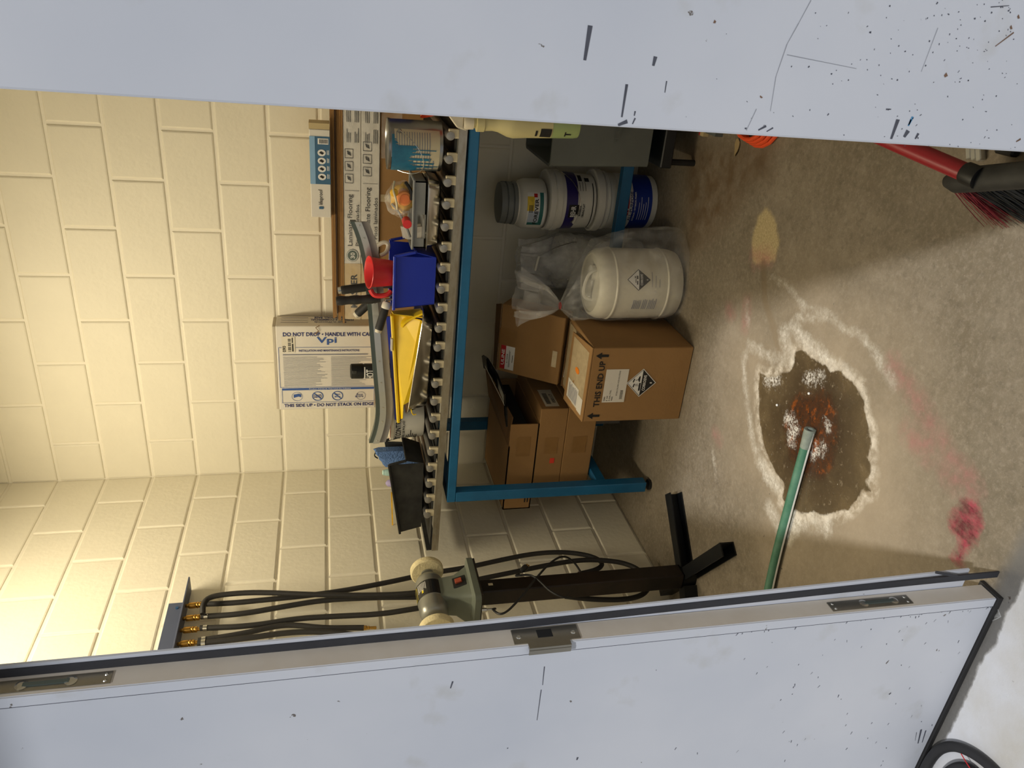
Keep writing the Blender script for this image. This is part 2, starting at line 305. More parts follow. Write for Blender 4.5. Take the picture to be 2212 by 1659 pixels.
def floor_mat():
    m=bpy.data.materials.new('stained_concrete'); m.use_nodes=True; nt=m.node_tree; N=nt.nodes; L=nt.links; b=N['Principled BSDF']
    tc=N.new('ShaderNodeTexCoord'); S=tc.outputs['Object']
    def noise(scale,det=5,rough=.6,stretch=None):
        n=N.new('ShaderNodeTexNoise'); n.inputs['Scale'].default_value=scale; n.inputs['Detail'].default_value=det; n.inputs['Roughness'].default_value=rough
        if stretch: mp=N.new('ShaderNodeMapping'); mp.inputs['Scale'].default_value=stretch; L.new(S,mp.inputs[0]); L.new(mp.outputs[0],n.inputs['Vector'])
        else: L.new(S,n.inputs['Vector'])
        return n.outputs[0]
    def mr(v,a,c,lo=0,hi=1):
        r=N.new('ShaderNodeMapRange'); r.inputs[1].default_value=a; r.inputs[2].default_value=c; r.inputs[3].default_value=lo; r.inputs[4].default_value=hi; L.new(v,r.inputs[0]); return r.outputs[0]
    def ma(op,a,c):
        x=N.new('ShaderNodeMath'); x.operation=op
        for i,q in enumerate((a,c)):
            if isinstance(q,(int,float)): x.inputs[i].default_value=q
            else: L.new(q,x.inputs[i])
        return x.outputs[0]
    def mix(f,a,c):
        x=N.new('ShaderNodeMix'); x.data_type='RGBA'
        if isinstance(f,(int,float)): x.inputs[0].default_value=f
        else: L.new(f,x.inputs[0])
        for i,q in ((6,a),(7,c)):
            if isinstance(q,tuple): x.inputs[i].default_value=q
            else: L.new(q,x.inputs[i])
        return x.outputs[2]
    def attr(n):
        a=N.new('ShaderNodeAttribute'); a.attribute_name=n; return a.outputs['Fac']
    n1=noise(3.2); n2=noise(16,6); n3=noise(60,6,.7); n4=noise(150,4,.7)
    def mask(n,amp=.05,soft=.006,nz=None,off=0):
        return mr(ma('ADD',attr(n),ma('MULTIPLY',ma('SUBTRACT',nz or n2,.5),amp)),off+soft,off-soft)
    col=mix(mr(n1,.32,.68),C(116,106,88),C(140,129,112))
    col=mix(mr(n2,.35,.75,0,.55),col,C(104,92,74))
    col=mix(mr(n3,.48,.72,0,.6),col,C(158,147,130)); col=mix(mr(noise(38,8,.75),.5,.7,0,.55),col,C(84,76,62)); col=mix(mr(n4,.55,.75,0,.4),col,C(176,166,150))
    col=mix(mr(noise(7,5,.6,(1,.22,1)),.56,.72,0,.35),col,C(98,90,76))
    col=mix(ma('MULTIPLY',mask('brown',.14,.05),mr(n2,.3,.65,.25,.8)),col,C(92,70,42))
    col=mix(ma('MULTIPLY',mask('tan',.05,.008),.9),col,mix(mr(n4,.35,.65),C(160,142,98),C(198,180,138)))
    col=mix(ma('MULTIPLY',mask('trench',.02,.006),.7),col,C(112,96,72))
    halo=ma('MULTIPLY',mr(attr('wet'),.36,.02,0,.8),mr(n1,.25,.6,.4,1))
    col=mix(halo,col,C(170,154,130))
    pk=ma('MULTIPLY',mask('pink',.08,.03,noise(18,8,.75)),mr(noise(30,6,.7),.35,.65,.08,.62)); col=mix(pk,col,C(170,92,98))
    rd=ma('MULTIPLY',mask('red',.06,.010,noise(24,8,.75)),mr(n3,.3,.6,.55,1)); col=mix(rd,col,mix(mr(noise(30,7,.7,(1,.4,1)),.42,.62),C(92,20,34),C(172,66,84)))
    wh=ma('MULTIPLY',ma('MULTIPLY',mask('white',.085,.020,noise(26,9,.8),-.008),mr(noise(11,5,.65),.34,.54,.2,1)),mr(noise(70,7,.75),.38,.60,.25,1)); col=mix(wh,col,C(238,232,218))
    rim=ma('MULTIPLY',mr(ma('ABSOLUTE',ma('ADD',ma('ADD',attr('wet'),ma('MULTIPLY',ma('SUBTRACT',n2,.5),.05)),-.012),0),.026,.0),mr(noise(24,6,.7),.42,.6)); col=mix(ma('MULTIPLY',rim,.8),col,C(232,222,204))
    wt=mask('wet',.036,.003,noise(20,7,.65)); wcol=mix(mr(n2,.35,.7),C(84,70,48),C(108,92,66)); wcol=mix(ma('MULTIPLY',mr(attr('rust'),.13,.0),mr(n1,.3,.6,.5,1)),wcol,C(58,44,30))
    wcol=mix(mr(noise(48,7,.7),.58,.70,0,.8),wcol,C(150,134,108)); wcol=mix(mr(noise(8,4),.55,.75,0,.5),wcol,C(112,94,66))
    rs=mask('rust',.05,.02,n2); wcol=mix(rs,wcol,mix(mr(n3,.42,.62),C(58,40,28),C(84,48,24)))
    wcol=mix(ma('MULTIPLY',rs,mr(noise(20,6,.7),.54,.64)),wcol,C(150,76,22)); wcol=mix(mr(noise(90,5,.7),.66,.70,0,.9),wcol,C(206,198,182))
    wcol=mix(ma('MULTIPLY',mask('foam',.14,.012,noise(30,8,.8),-.004),mr(noise(110,5,.7),.42,.56)),wcol,C(222,216,204))
    col=mix(wt,col,wcol)
    pl_=mask('pale',.03,.004,n2); pc=mix(mr(n1,.35,.65),C(214,214,216),C(196,190,178)); pc=mix(mr(n3,.66,.74),pc,C(112,106,98)); col=mix(pl_,col,pc)
    sx=N.new('ShaderNodeSeparateXYZ'); L.new(S,sx.inputs[0])
    strip=ma('MULTIPLY',mr(sx.outputs[1],-2.34,-2.37),ma('SUBTRACT',1,pl_)); col=mix(ma('MULTIPLY',strip,.75),col,C(104,104,103))
    sp=mr(noise(34,4,.5),.745,.76); col=mix(ma('MULTIPLY',sp,ma('SUBTRACT',1,pl_)),col,C(66,58,52))
    L.new(col,b.inputs['Base Color'])
    rg=ma('SUBTRACT',mr(n2,.3,.7,.62,.5),ma('MULTIPLY',wt,.26)); L.new(rg,b.inputs['Roughness'])
    h=ma('ADD',ma('MULTIPLY',n3,.5),ma('MULTIPLY',ma('ADD',wh,ma('MULTIPLY',rs,n2)),.8))
    bp=N.new('ShaderNodeBump'); bp.inputs['Strength'].default_value=.3; bp.inputs['Distance'].default_value=.006; L.new(h,bp.inputs['Height']); L.new(bp.outputs[0],b.inputs['Normal'])
    return m
me.materials.append(floor_mat())
# ---- block walls: mortar slab plus one object per concrete block
wall_back=struct(MB().bb(-.2,RX+.2,0.0,.2,0,TOP).build('wall_back','mortar_paint'))
wall_left=struct(MB().bb(-.2,0.0,FY-.2,.2,0,TOP).build('wall_left','mortar_paint'))
BLK={}
def block_mesh(w_,h_,plane):
    k=(round(w_,4),round(h_,4),plane)
    if k in BLK: return BLK[k]
    g=.005; bv=.007; d=.0055
    a=[(g,g),(w_-g,g),(w_-g,h_-g),(g,h_-g)]; i=[(g+bv,g+bv),(w_-g-bv,g+bv),(w_-g-bv,h_-g-bv),(g+bv,h_-g-bv)]; h2=[(g+bv*.35,g+bv*.35),(w_-g-bv*.35,g+bv*.35),(w_-g-bv*.35,h_-g-bv*.35),(g+bv*.35,h_-g-bv*.35)]
    ring=lambda q,o:[(p[0],-o,p[1]) if plane=='y' else (o,-p[0],p[1]) for p in q]
    mb=MB(); mb.loft([ring(a,-.001),ring(h2,d*.65),ring(i,d)],cap=False); n=len(mb.v); mb.f.append((n-4,n-3,n-2,n-1))
    bm=bmesh.new(); vs=[bm.verts.new(p) for p in mb.v]
    for f in mb.f: bm.faces.new([vs[q] for q in f])
    bmesh.ops.recalc_face_normals(bm,faces=bm.faces[:])
    c=bm.faces[-1]
    bm.normal_update()
    if plane=='y' and max(bm.faces,key=lambda f:f.calc_area()).normal.y>0 or plane=='x' and max(bm.faces,key=lambda f:f.calc_area()).normal.x<0:
        bmesh.ops.reverse_faces(bm,faces=bm.faces[:])
    m=bpy.data.meshes.new('block'); bm.to_mesh(m); bm.free(); m.materials.append(MATS['wall_paint']); BLK[k]=m; return m
def lay(parent,length,plane,odd):
    for i in range(-2,14):
        z1=ZA-BL*i; z0=max(0.0,z1-BL)
        if z1-z0<.02: continue
        half=(i%2==odd); s=.0; cuts=[0.0]; x=BL if half else 2*BL
        while x<length-.03: cuts.append(x); x+=2*BL
        cuts.append(length)
        for a,b in zip(cuts[:-1],cuts[1:]):
            o=bpy.data.objects.new('block',block_mesh(b-a,z1-z0,plane)); COL.objects.link(o); o.parent=parent
            jit=random.uniform(-.0008,.0008)
            o.location=(a,jit,z0) if plane=='y' else (jit,-a,z0)
lay(wall_back,RX,'y',0); lay(wall_left,-FY,'x',1)
struct(MB().bb(RX,RX+.2,FY-.2,.2,0,TOP).build('wall_right','white_wall'))
struct(MB().bb(-.2,RX+.2,FY-.2,.2,TOP,TOP+.15).build('ceiling','ceiling_paint'))
wf=MB(); wf.bb(-.2,.19,FY-.2,FY,0,TOP); wf.bb(.19,RX+.2,FY-.2,FY,DOORH+.05,TOP); wf.bb(2.98,RX+.3,FY-.2,FY,0,DOORH+.05)
struct(wf.build('wall_front','white_wall'))
fr=MB(); fr.bb(.19,.238,FY-.07,FY+.03,0,DOORH+.05); fr.bb(.238,3.02,FY-.07,FY+.03,DOORH,DOORH+.05); fr.bb(2.98,3.02,FY-.07,FY+.03,0,DOORH)
struct(fr.build('trim_1','door_paint'))
struct(MB().bb(-2.5,6,-3.02,FY-.2,2.78,2.95).build('shading_awning','white_wall'))  # unseen awning, added to limit daylight on the floor and upper door
# ---- left door leaf (shut)
EX=1.150; DY=-2.375
d1=struct(MB().bb(.242,EX,DY,FY,.012,DOORH-.006).build('door_1','door_paint',bevel=.002))
d1.data.materials.append(MATS['door_edge_paint'])
for p in d1.data.polygons:
    if p.normal.x>.9: p.material_index=1
MB().bb(EX-.021,EX-.0005,DY-.0014,DY+.001,.014,DOORH-.01).build('edge_channel','door_paint',d1,org=(0,0,0))
MB().bb(EX-.0235,EX-.0212,DY-.0004,DY+.001,.014,DOORH-.01).build('seam','chip_dark',d1,org=(0,0,0))
ap=MB(); rings=[]
for i in range(24):
    z=.06+(DOORH-.07)*i/23; xe=EX+.0225+.024*max(0,(1.15-z)/1.15); rings.append([V((EX-.06,FY+.0005,z)),V((xe,FY+.0005,z)),V((xe,FY+.005,z)),V((EX-.06,FY+.005,z))])
ap.loft(rings); ap.build('astragal_plate','door_paint',d1,org=(0,0,0))
sl=MB(); rings=[]
for i in range(30):
    z=DOORH-.01-(DOORH-.01)*i/29; k=max(0,(.42-z)/.42); dx=.022*max(0,(1.15-z)/1.15)+.010*k*k; dy=-.014*k*k; xa,xb=EX+.0005+dx,EX+.0155+dx
    y0,y1=FY-.0035+dy,FY+.0004+dy
    rings.append([V((xa,y0,z)),V((xb,y0,z)),V((xb,y1,z)),V((xa,y1,z))])
sl.loft(rings); sl.build('seal_strip','seal_black',d1,org=(0,0,0))
MB().bar((EX+.040,FY-.012,.10),(EX+.052,FY-.006,.155),.003,.006).build('seal_split','seal_black',d1,org=(0,0,0))
sw=MB(); sw.bb(.242,EX+.004,DY-.006,FY+.006,.0015,.0118); sw.build('sweep_strip','black_rubber',d1,org=(0,0,0))
sp_=MB(); sp_.bb(EX-.0005,EX+.0018,DY+.004,FY-.006,.944,1.071); sp_.bb(EX-.004,EX+.0018,DY-.010,DY+.004,.966,1.046); sp_.bb(EX-.014,EX-.004,DY-.011,DY-.0085,.966,1.046)
strike=sp_.build('strike_plate','latch_steel',d1,org=(0,0,0))
MB().bb(EX+.0012,EX+.0022,DY+.014,FY-.012,.995,1.024).build('latch_hole','dark_hollow',strike,org=(0,0,0))
for z in (.955,1.060): MB().cyl((EX+.0015,-2.355,z),(EX+.0032,-2.355,z),.0052,.0035,12).build('screw','screw_steel',strike,org=(0,0,0))
for z0,z1 in ((.215,.405),(1.747,1.98)):
    fb=MB(); fb.bb(EX-.0005,EX+.0016,-2.367,-2.342,z0,z1); fb=fb.build('flush_bolt','latch_steel',d1,org=(0,0,0))
    zc=(z0+z1)/2-.02
    MB().turn((EX+.0012,-2.3545,zc-.036),(1,0,0),[(.009,0),(.010,.0012),(.006,.0022)],14).build('finger_cup','screw_steel',fb,org=(0,0,0))
    MB().turn((EX+.0012,-2.3545,zc+.036),(1,0,0),[(.009,0),(.010,.0012),(.006,.0022)],14).build('finger_cup','screw_steel',fb,org=(0,0,0))
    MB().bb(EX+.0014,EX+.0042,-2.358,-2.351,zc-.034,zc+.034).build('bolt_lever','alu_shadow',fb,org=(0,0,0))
    for z in (z0+.009,z1-.009):
        for y in (-2.361,-2.348): MB().cyl((EX+.0014,y,z),(EX+.003,y,z),.0032,.002,10).build('screw','screw_steel',fb,org=(0,0,0))
# paint chips and scuffs on the two leaves: thin flakes lying on the paint
def scuffs(door,rows,mat,y=DY):
    mb=MB()
    for x0,y0,x1,y1,wd in rows:
        a=at(x0,y0,y=y-.0005); b=at(x1,y1,y=y-.0005); d=(b-a).normalized(); r=V((d.z,0,-d.x))*wd/2
        mb.quad([a-r,a+r,b+r*.6,b-r*.6])
    mb.build('scuff_mark',mat,door,org=(0,0,0))
rnd=random.Random(3)
rows=[(1176,1440,1172,1480,.0018),(1169,1490,1160,1556,.0016),(978,1472,973,1487,.003),(1248,1636,1246,1642,.004),(2000,1578,1992,1604,.0035),(1990,1576,1983,1606,.005),(1980,1582,1977,1600,.0015),(1920,1500,1925,1497,.003)]
for i in range(150):
    x=2180-abs(rnd.gauss(0,330)); ye=1300+(2160-x)*.097; y=ye+rnd.uniform(4,330) if rnd.random()<.5 else ye+rnd.uniform(0,14)
    if x<600 or y>1655 or x>2150-(y-1290)*.44: continue
    l=rnd.uniform(1.5,6); rows.append((x,y,x-l*rnd.random(),y+l,rnd.uniform(.0008,.0026)))
scuffs(d1,rows,'chip_dark')
d2=struct(MB().bb(2.062,2.976,DY,FY,.012,DOORH-.006).build('door_2','door_paint',bevel=.003,seg=2))
rows=[(1275,55,1263,130,.006),(1354,182,1343,253,.0035),(1416,122,1411,142,.005),(1355,262,1335,270,.005),(1372,240,1370,250,.002),
 (1655,272,1638,281,.003),(1670,276,1656,284,.002),(1940,258,1925,300,.006),(1962,282,1953,296,.007),(1984,288,1977,300,.004),(1914,236,1925,236,.002),(2140,15,2180,12,.0012),(1440,175,1436,200,.0015),(1372,255,1366,268,.002)]
for i in range(150):
    x=2200-abs(rnd.gauss(0,260)); y=rnd.uniform(0,190+x*.066); 
    if x<1100: continue
    l=rnd.uniform(1.5,5); rows.append((x,y,x-l*rnd.random(),y+l*rnd.uniform(-.5,1),rnd.uniform(.0008,.0026)))
scuffs(d2,rows,'chip_dark')
scuffs(d2,[(1752,0,1725,50,.0009),(1725,50,1700,95,.001),(1700,95,1676,165,.001),(1676,165,1664,240,.0008),(1634,235,1612,282,.0008),(2026,60,1990,155,.0009),(1700,118,1850,148,.0008)],'scratch_grey'); scuffs(d2,[(1972,252,1962,272,.004),(1968,258,1963,270,.003)],'chip_blue'); scuffs(d2,[(2202,35,2198,38,.006),(2186,58,2182,61,.006),(2046,160,2040,165,.006),(1542,46,1546,48,.004),(2190,70,2150,100,.002),(1645,208,1643,211,.005),(2205,300,2195,306,.003)],'rust_chip')
# ---- ceiling lamp of the room
def ceiling_lamp(x,y,ln,wd):
    t=thing('ceiling_lamp','long white ceiling lamp with frosted diffuser','lamp',(x,y,TOP))
    MB().bb(x-wd/2,x+wd/2,y-ln/2,y+ln/2,TOP-.045,TOP).build('housing','white_plastic',t)
    m=bpy.data.materials.new('lamp_glow'); m.use_nodes=True; b=m.node_tree.nodes['Principled BSDF']; b.inputs['Emission Color'].default_value=(1,.9,.68,1); b.inputs['Emission Strength'].default_value=4; MATS['lamp_glow']=m
    MB().bb(x-wd*.42,x+wd*.42,y-ln*.48,y+ln*.48,TOP-.07,TOP-.045).build('diffuser','lamp_glow',t)
    area('lamp_light',(x,y,TOP-.08),(x,y,0),wd*.8,LAMP,(1,.875,.64),ln*.95)
LAMP=29
ceiling_lamp(.62,-1.35,1.2,.16)
# ================================================================ TABLE AND ROLLER CONVEYOR
TY=-.74; LX0,LX1=.290,.336; RXL=2.22
t=thing('steel_table','blue painted steel table frame carrying the roller conveyor','table',(.3,-.42,0))
for x in (LX0,RXL):
    for y in (TY+.001,-.15):
        lg=MB().bb(x,x+.048,y,y+.048,.028,.885).build('leg','blue_steel',t,bevel=.003)
        MB().turn((x+.024,y+.024,0),(0,0,1),[(.024,0),(.024,.012),(.012,.014),(.012,.028)],12).build('foot_pad','black_rubber',lg,org=(.3,-.42,0))
MB().bb(LX0,RXL+.048,TY+.001,TY+.046,.8852,.921).build('front_beam','blue_steel',t,bevel=.003)
MB().bb(LX0,RXL+.048,-.15,-.102,.8852,.921).build('rear_beam','blue_steel',t,bevel=.003)
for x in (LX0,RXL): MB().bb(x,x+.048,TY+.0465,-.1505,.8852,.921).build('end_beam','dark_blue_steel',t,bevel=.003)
for x in (LX0,RXL): MB().bb(x+.004,x+.044,TY+.0495,-.1505,.205,.250).build('side_stretcher','blue_steel',t,bevel=.003)
MB().bb(LX0+.0445,RXL+.0035,-.350,-.310,.160,.2045).build('long_stretcher','blue_steel',t,bevel=.003)
cv=thing('roller_conveyor','galvanised roller conveyor lying on the blue steel table','conveyor',(1.2,-.42,.926))
def zc(x): return .9215+.0115*(2.4-x)
def rail(y0,y1,flip):
    mb=MB(); x0,x1=.045,2.40
    def bx(ya,yb,za,zb):
        mb.hexa([(x0,ya,zc(x0)+za),(x1,ya,zc(x1)+za),(x1,yb,zc(x1)+za),(x0,yb,zc(x0)+za),(x0,ya,zc(x0)+zb),(x1,ya,zc(x1)+zb),(x1,yb,zc(x1)+zb),(x0,yb,zc(x0)+zb)])
    bx(y0,y1,0,.028); s=-1 if flip else 1
    a,b=(y1,y1+.028) if not flip else (y0-.028,y0)
    bx(a,b,0,.003)
    return mb
fr_=rail(TY-.004,TY,False).build('side_rail','galv',cv)
rail(-.14,-.136,True).build('side_rail','galv',cv)
MB().bb(.046,.052,TY,-.141,zc(.05)+.004,zc(.05)+.05).build('end_plate','dusty_black',cv)
r0=MB().cyl((0,TY+.012,0),(0,-.142,0),.0145,n=14).build('roller','roller_steel',cv,org=(0,0,0),smooth=True)
cap0=MB().turn((0,TY-.006,0),(0,1,0),[(.006,0),(.0142,.002),(.0146,.018)],16).build('roller_cap','cap_steel',cv,org=(0,0,0),smooth=True)
blk0=MB().bb(-.008,.022,TY+.0005,TY+.014,-.030,.006).build('bearing_block','cream_plastic',cv,org=(0,0,0),bevel=.002)
res0=MB().bb(-.006,.020,TY-.0002,TY+.0135,-.036,-.0305).build('rust_residue','brown_residue',cv,org=(0,0,0))
bp_=MB(); bp_.hexa([(.06,TY+.016,zc(.06)+.030),(2.38,TY+.016,zc(2.38)+.030),(2.38,-.145,zc(2.38)+.030),(.06,-.145,zc(.06)+.030),(.06,TY+.016,zc(.06)+.034),(2.38,TY+.016,zc(2.38)+.034),(2.38,-.145,zc(2.38)+.034),(.06,-.145,zc(.06)+.034)]); bp_.build('gap_shade_sheet','dusty_black',cv)  # black sheet added to stand in for shade in the roller gaps
base=ORG[cv.name]; k=0
for i in range(-1,27):
    x=.311+.0772*i
    if x<.1 or x>2.33: continue
    off=V((x,0,zc(x)+.056))-base
    if k==0:
        for o in (r0,cap0,blk0,res0): o.location=off
        first=off
    else:
        for o in (r0,cap0,blk0): clone(o,cv,off-first)
        if i in (1,2,3,4,5,6,7,8,9,14,17): clone(res0,cv,off-first)
    k+=1
def zr(x): return zc(x)+.0708      # top of the rollers
# ================================================================ BEHIND, ON THE TABLE: cartons
def carton(name,label,x0,x1,y0,y1,z0,z1,mat,bevel=.002,group=None,cat='box'):
    t=thing(name,label,cat,((x0+x1)/2,(y0+y1)/2,z0),group)
    b=MB().bb(x0,x1,y0,y1,z0,z1).build('body',mat,t,bevel=bevel)
    return t,b
def front(x0,x1,y,z0,z1,off=.001): return Face((x0,y,z0),(x1-x0,0,0),(0,0,z1-z0),off)
def part(mb,name,mat,parent,root):
    o=mb.build(name,mat,parent,org=ORG[root.name])
    if 'print' in name: o['kind']='stuff'
    return o
# long plain carton lying under the flooring boxes
zt=zr(1.0)+.001
t,b=carton('cardboard_box','long brown cardboard carton under the laminate flooring boxes',.43,2.35,-.245,-.03,zr(.43)+.001,1.182,'cardboard')
F=front(.43,2.35,-.245,1.02,1.182); mb=MB(); F.rect(mb,.52,.0,.535,.98); part(mb,'tape','clear_tape',b,t)
mb=MB(); F.lines(mb,.50,.05,.53,.6,5,rag=.5); part(mb,'print','black_ink',b,t)
MB().bb(1.60,1.80,-.252,-.246,1.10,1.178).build('tape_wrap','thin_wrap',t)
# two laminate flooring cartons
def flooring(z0,z1,x0,label,shift):
    t,b=carton('flooring_carton',label,x0,2.35,-.252,-.06,z0,z1,'white_card',group=None)
    L_=2.35-x0; F=front(x0,2.35,-.252,z0,z1); u=lambda x:(x-x0)/L_
    mb=MB(); F.rect(mb,0,0,u(1.17),1); part(mb,'wood_band','wood_print',b,t)
    mb=MB(); F.text(mb,'MASTER',u(.975-shift*.2),.22,u(1.125-shift*.2),.62,.001); F.text(mb,'Laminate Flooring',u(1.245+shift),.42,u(1.455+shift),.78,.001); F.text(mb,'Pisos laminados',u(1.245+shift),.1,u(1.415+shift),.32,.001)
    for i in range(3):
        cx=1.50+shift+i*.048
        for q in ((cx,.45,cx+.034,.9),): 
            F.seg(mb,(u(q[0]),q[1]),(u(q[2]),q[1]),.002); F.seg(mb,(u(q[0]),q[3]),(u(q[2]),q[3]),.002); F.seg(mb,(u(q[0]),q[1]),(u(q[0]),q[3]),.002); F.seg(mb,(u(q[2]),q[1]),(u(q[2]),q[3]),.002)
        F.poly(mb,[(u(cx+.008),.55),(u(cx+.022),.6),(u(cx+.028),.8),(u(cx+.014),.75)])
    for i in range(2): F.lines(mb,u(1.655+i*.0),.12+i*.45,u(1.71),.40+i*.45,3,rag=.4); F.lines(mb,u(1.73),.12+i*.45,u(1.79),.40+i*.45,3,rag=.3)
    F.seg(mb,(u(1.47+shift),.1),(u(1.47+shift),.92),.0012)
    part(mb,'print','black_ink',b,t)
    mb=MB(); F.disc(mb,u(1.205),.5,.026/L_,.36,.0012); part(mb,'badge','badge_green',b,t)
    mb=MB(); F.text(mb,'30',u(1.192),.36,u(1.218),.62,.0022); F.ring(mb,u(1.205),.5,.024/L_,.33,.10,.002); part(mb,'badge_print','white_print',b,t)
    MB().bb(x0-.001,2.352,-.2555,-.2535,z0+.001,z1-.001).build('plastic_wrap','thin_wrap',t)
    MB().bb(x0-.004,x0-.0005,-.25,-.062,z0+.002,z1-.002).build('end_flap','tile_end',t)
flooring(1.1835,1.2545,.925,'white laminate flooring carton with a 30 badge, lower of two',.03)
flooring(1.2560,1.3235,.925,'white laminate flooring carton with a 30 badge, upper of two',0)
# stack of thin fibre boards
zb=1.3245; hs=[.008,.006,.012,.006,.007,.009]; xs=[.905,.935,.915,.95,.93,.925]
for i,(h,x0) in enumerate(zip(hs,xs)):
    o=MB().bb(x0,2.33,-.255+.004*(i%3),-.05,zb,zb+h-.0008).build('fibre_board','fibre_board' if i not in(3,) else 'dark_board',None,loc=(1.5,-.15,zb))
    tag(o,['thin brown fibre board lying directly on the upper flooring carton','thin brown fibre board, second from the bottom of its stack','thick brown fibre board, third from the bottom of its stack','dark brown board in the stack of fibre boards','thin brown fibre board just under the topmost one of its stack','brown fibre board on top of the stack, under the small flooring box'][i],'board','fibre boards on the flooring cartons'); zb+=h
# narrow blue and white box on the boards
x0,x1=1.365,1.70; z0,z1=zb,zb+.076
t,b=carton('flooring_sample_box','small white and blue flooring box lying on the fibre boards',x0,x1,-.275,-.19,z0,z1,'white_card')
F=front(x0,x1,-.275,z0,z1); L_=x1-x0
mb=MB(); F.rect(mb,.39,.0,.925,1); part(mb,'blue_panel','vinyl_blue',b,t)
mb=MB(); F.rect(mb,.39,.74,.925,1,.0006); part(mb,'blue_band','sky_print',b,t)
mb=MB(); F.rect(mb,.84,.08,.905,.6,.0012)
for i in range(4): F.disc(mb,.475+i*.09,.42,.038,.2,.0012); F.lines(mb,.455+i*.09,.06,.51+i*.09,.2,2)
part(mb,'white_print','white_print',b,t)
mb=MB(); F.text(mb,'lifeproof',.15,.36,.33,.62,.001); 
for i in range(6): F.rect(mb,.85,.13+i*.07,.895,.165+i*.07,.002)
for i in range(4): F.poly(mb,[(.455+i*.09,.38),(.475+i*.09,.30),(.495+i*.09,.45),(.475+i*.09,.55)],.002)
part(mb,'black_print','black_ink',b,t)
mb=MB(); F.rect(mb,.10,.38,.13,.6,.001); part(mb,'logo_mark','vinyl_blue',b,t)
MB().bb(x1+.0005,x1+.022,-.273,-.192,z0+.001,z1+.001).build('end_flap','tile_end',t)
# wall base carton standing on edge against the wall
x0,x1,z0,z1,y0,y1=.42,.838,1.1835,1.618,-.128,-.012
t=thing('wall_base_carton','white carton with blue printing standing on edge against the block wall','box',(.63,-.07,z0))
b=MB().bb(x0,x1,y0,y1,z0,z1).build('body','white_card',t,bevel=.003)
MB().bb(x0+.003,x1-.003,y0+.004,y1,z1+.0005,z1+.014).build('lid_flap','white_card_edge',t,bevel=.002)
F=Face((x0,y0,z1),(0,0,z0-z1),(x1-x0,0,0),.0012)   # reads downwards
nv=MB(); F.text(nv,'DO NOT DROP • HANDLE WITH CARE',.07,.885,.985,.93); F.text(nv,'THIS SIDE UP • DO NOT STACK ON EDGE',.05,.035,.985,.075); F.text(nv,'INSTALLATION AND MAINTENANCE INSTRUCTIONS',.22,.705,.83,.73)
F.text(nv,'LEAD',.355,.145,.435,.185); F.text(nv,'floor',.80,.165,.87,.19); F.text(nv,'score',.785,.14,.87,.162); F.ring(nv,.845,.16,.05,.05,.06)
part(nv,'navy_print','navy_ink',b,t)
bl=MB(); F.text(bl,'Vpi',.40,.785,.60,.875); F.rect(bl,.035,.242,.985,.268)
for cx in (.395,.60):
    F.ring(bl,cx,.165,.058,.058,.14); F.seg(bl,(cx-.04,.205),(cx+.04,.125),.004,.001)
F.text(bl,'HEAVY',.57,.172,.63,.19); F.text(bl,'METALS',.57,.145,.63,.162)
for a,c_ in (((.02,.28),(.985,.28)),((.02,.28),(.02,.755)),((.02,.755),(.985,.755)),((.03,.09),(.985,.09)),((.035,.09),(.035,.24)),((.985,.09),(.985,.24))): F.seg(bl,a,c_,.0016)
F.poly(bl,[(.15,.15),(.20,.165),(.225,.155),(.225,.19),(.20,.2),(.15,.19)]); F.ring(bl,.185,.165,.055,.055,.06)
part(bl,'blue_print','blue_ink',b,t)
gr=MB()
F.lines(gr,.06,.295,.50,.655,24,fill=.26,rag=.3); F.lines(gr,.54,.295,.97,.655,24,fill=.26,rag=.35); F.lines(gr,.06,.665,.95,.69,1)
part(gr,'fine_print','grey_ink',b,t)
mb=MB(); F.text(mb,'Product Standards That Lead the Industry',.31,.247,.74,.264,.0015); part(mb,'band_print','white_print',b,t)
st=MB(); F.rect(st,.055,.70,.185,.885,.0008); st=part(st,'sticker','ivory_plastic',b,t)
mb=MB(); 
put_text(mb,'090',F.p(.095,.705,.0016),F.y*.07,-F.x*.035)
for i in range(9): F.rect(mb,.115+.0,.71+i*.017,.145,.71+i*.017+(.010 if i%3 else .005),.0014)
F.rect(mb,.155,.71,.168,.80,.0014); F.rect(mb,.155,.81,.165,.87,.0014)
part(mb,'sticker_print','black_ink',st,t)
S=Face((x1,y1,z0),(0,0,z1-z0),(0,y0-y1,0),.0)
S.n=V((1,0,0)); S.o=V((x1+.0012,y1,z0))
mb=MB(); S.text(mb,'PREMIUM 4 COMMERCIAL',.22,.30,.66,.48); S.text(mb,'TP RUBBER WALL BASE',.22,.08,.62,.26); S.text(mb,'Made in Wauconda',.30,.56,.62,.72)
for v in (.2,.42,.64): S.seg(mb,(.68,v),(.95,v),.003)
part(mb,'side_print','navy_ink',b,t)
MB().tube([at(680,722,y=y0-.004),at(688,715,y=y0-.006),at(682,708,y=y0-.008),at(690,703,y=y0-.004)],.0018,6).build('torn_flap','cardboard_dark',t)
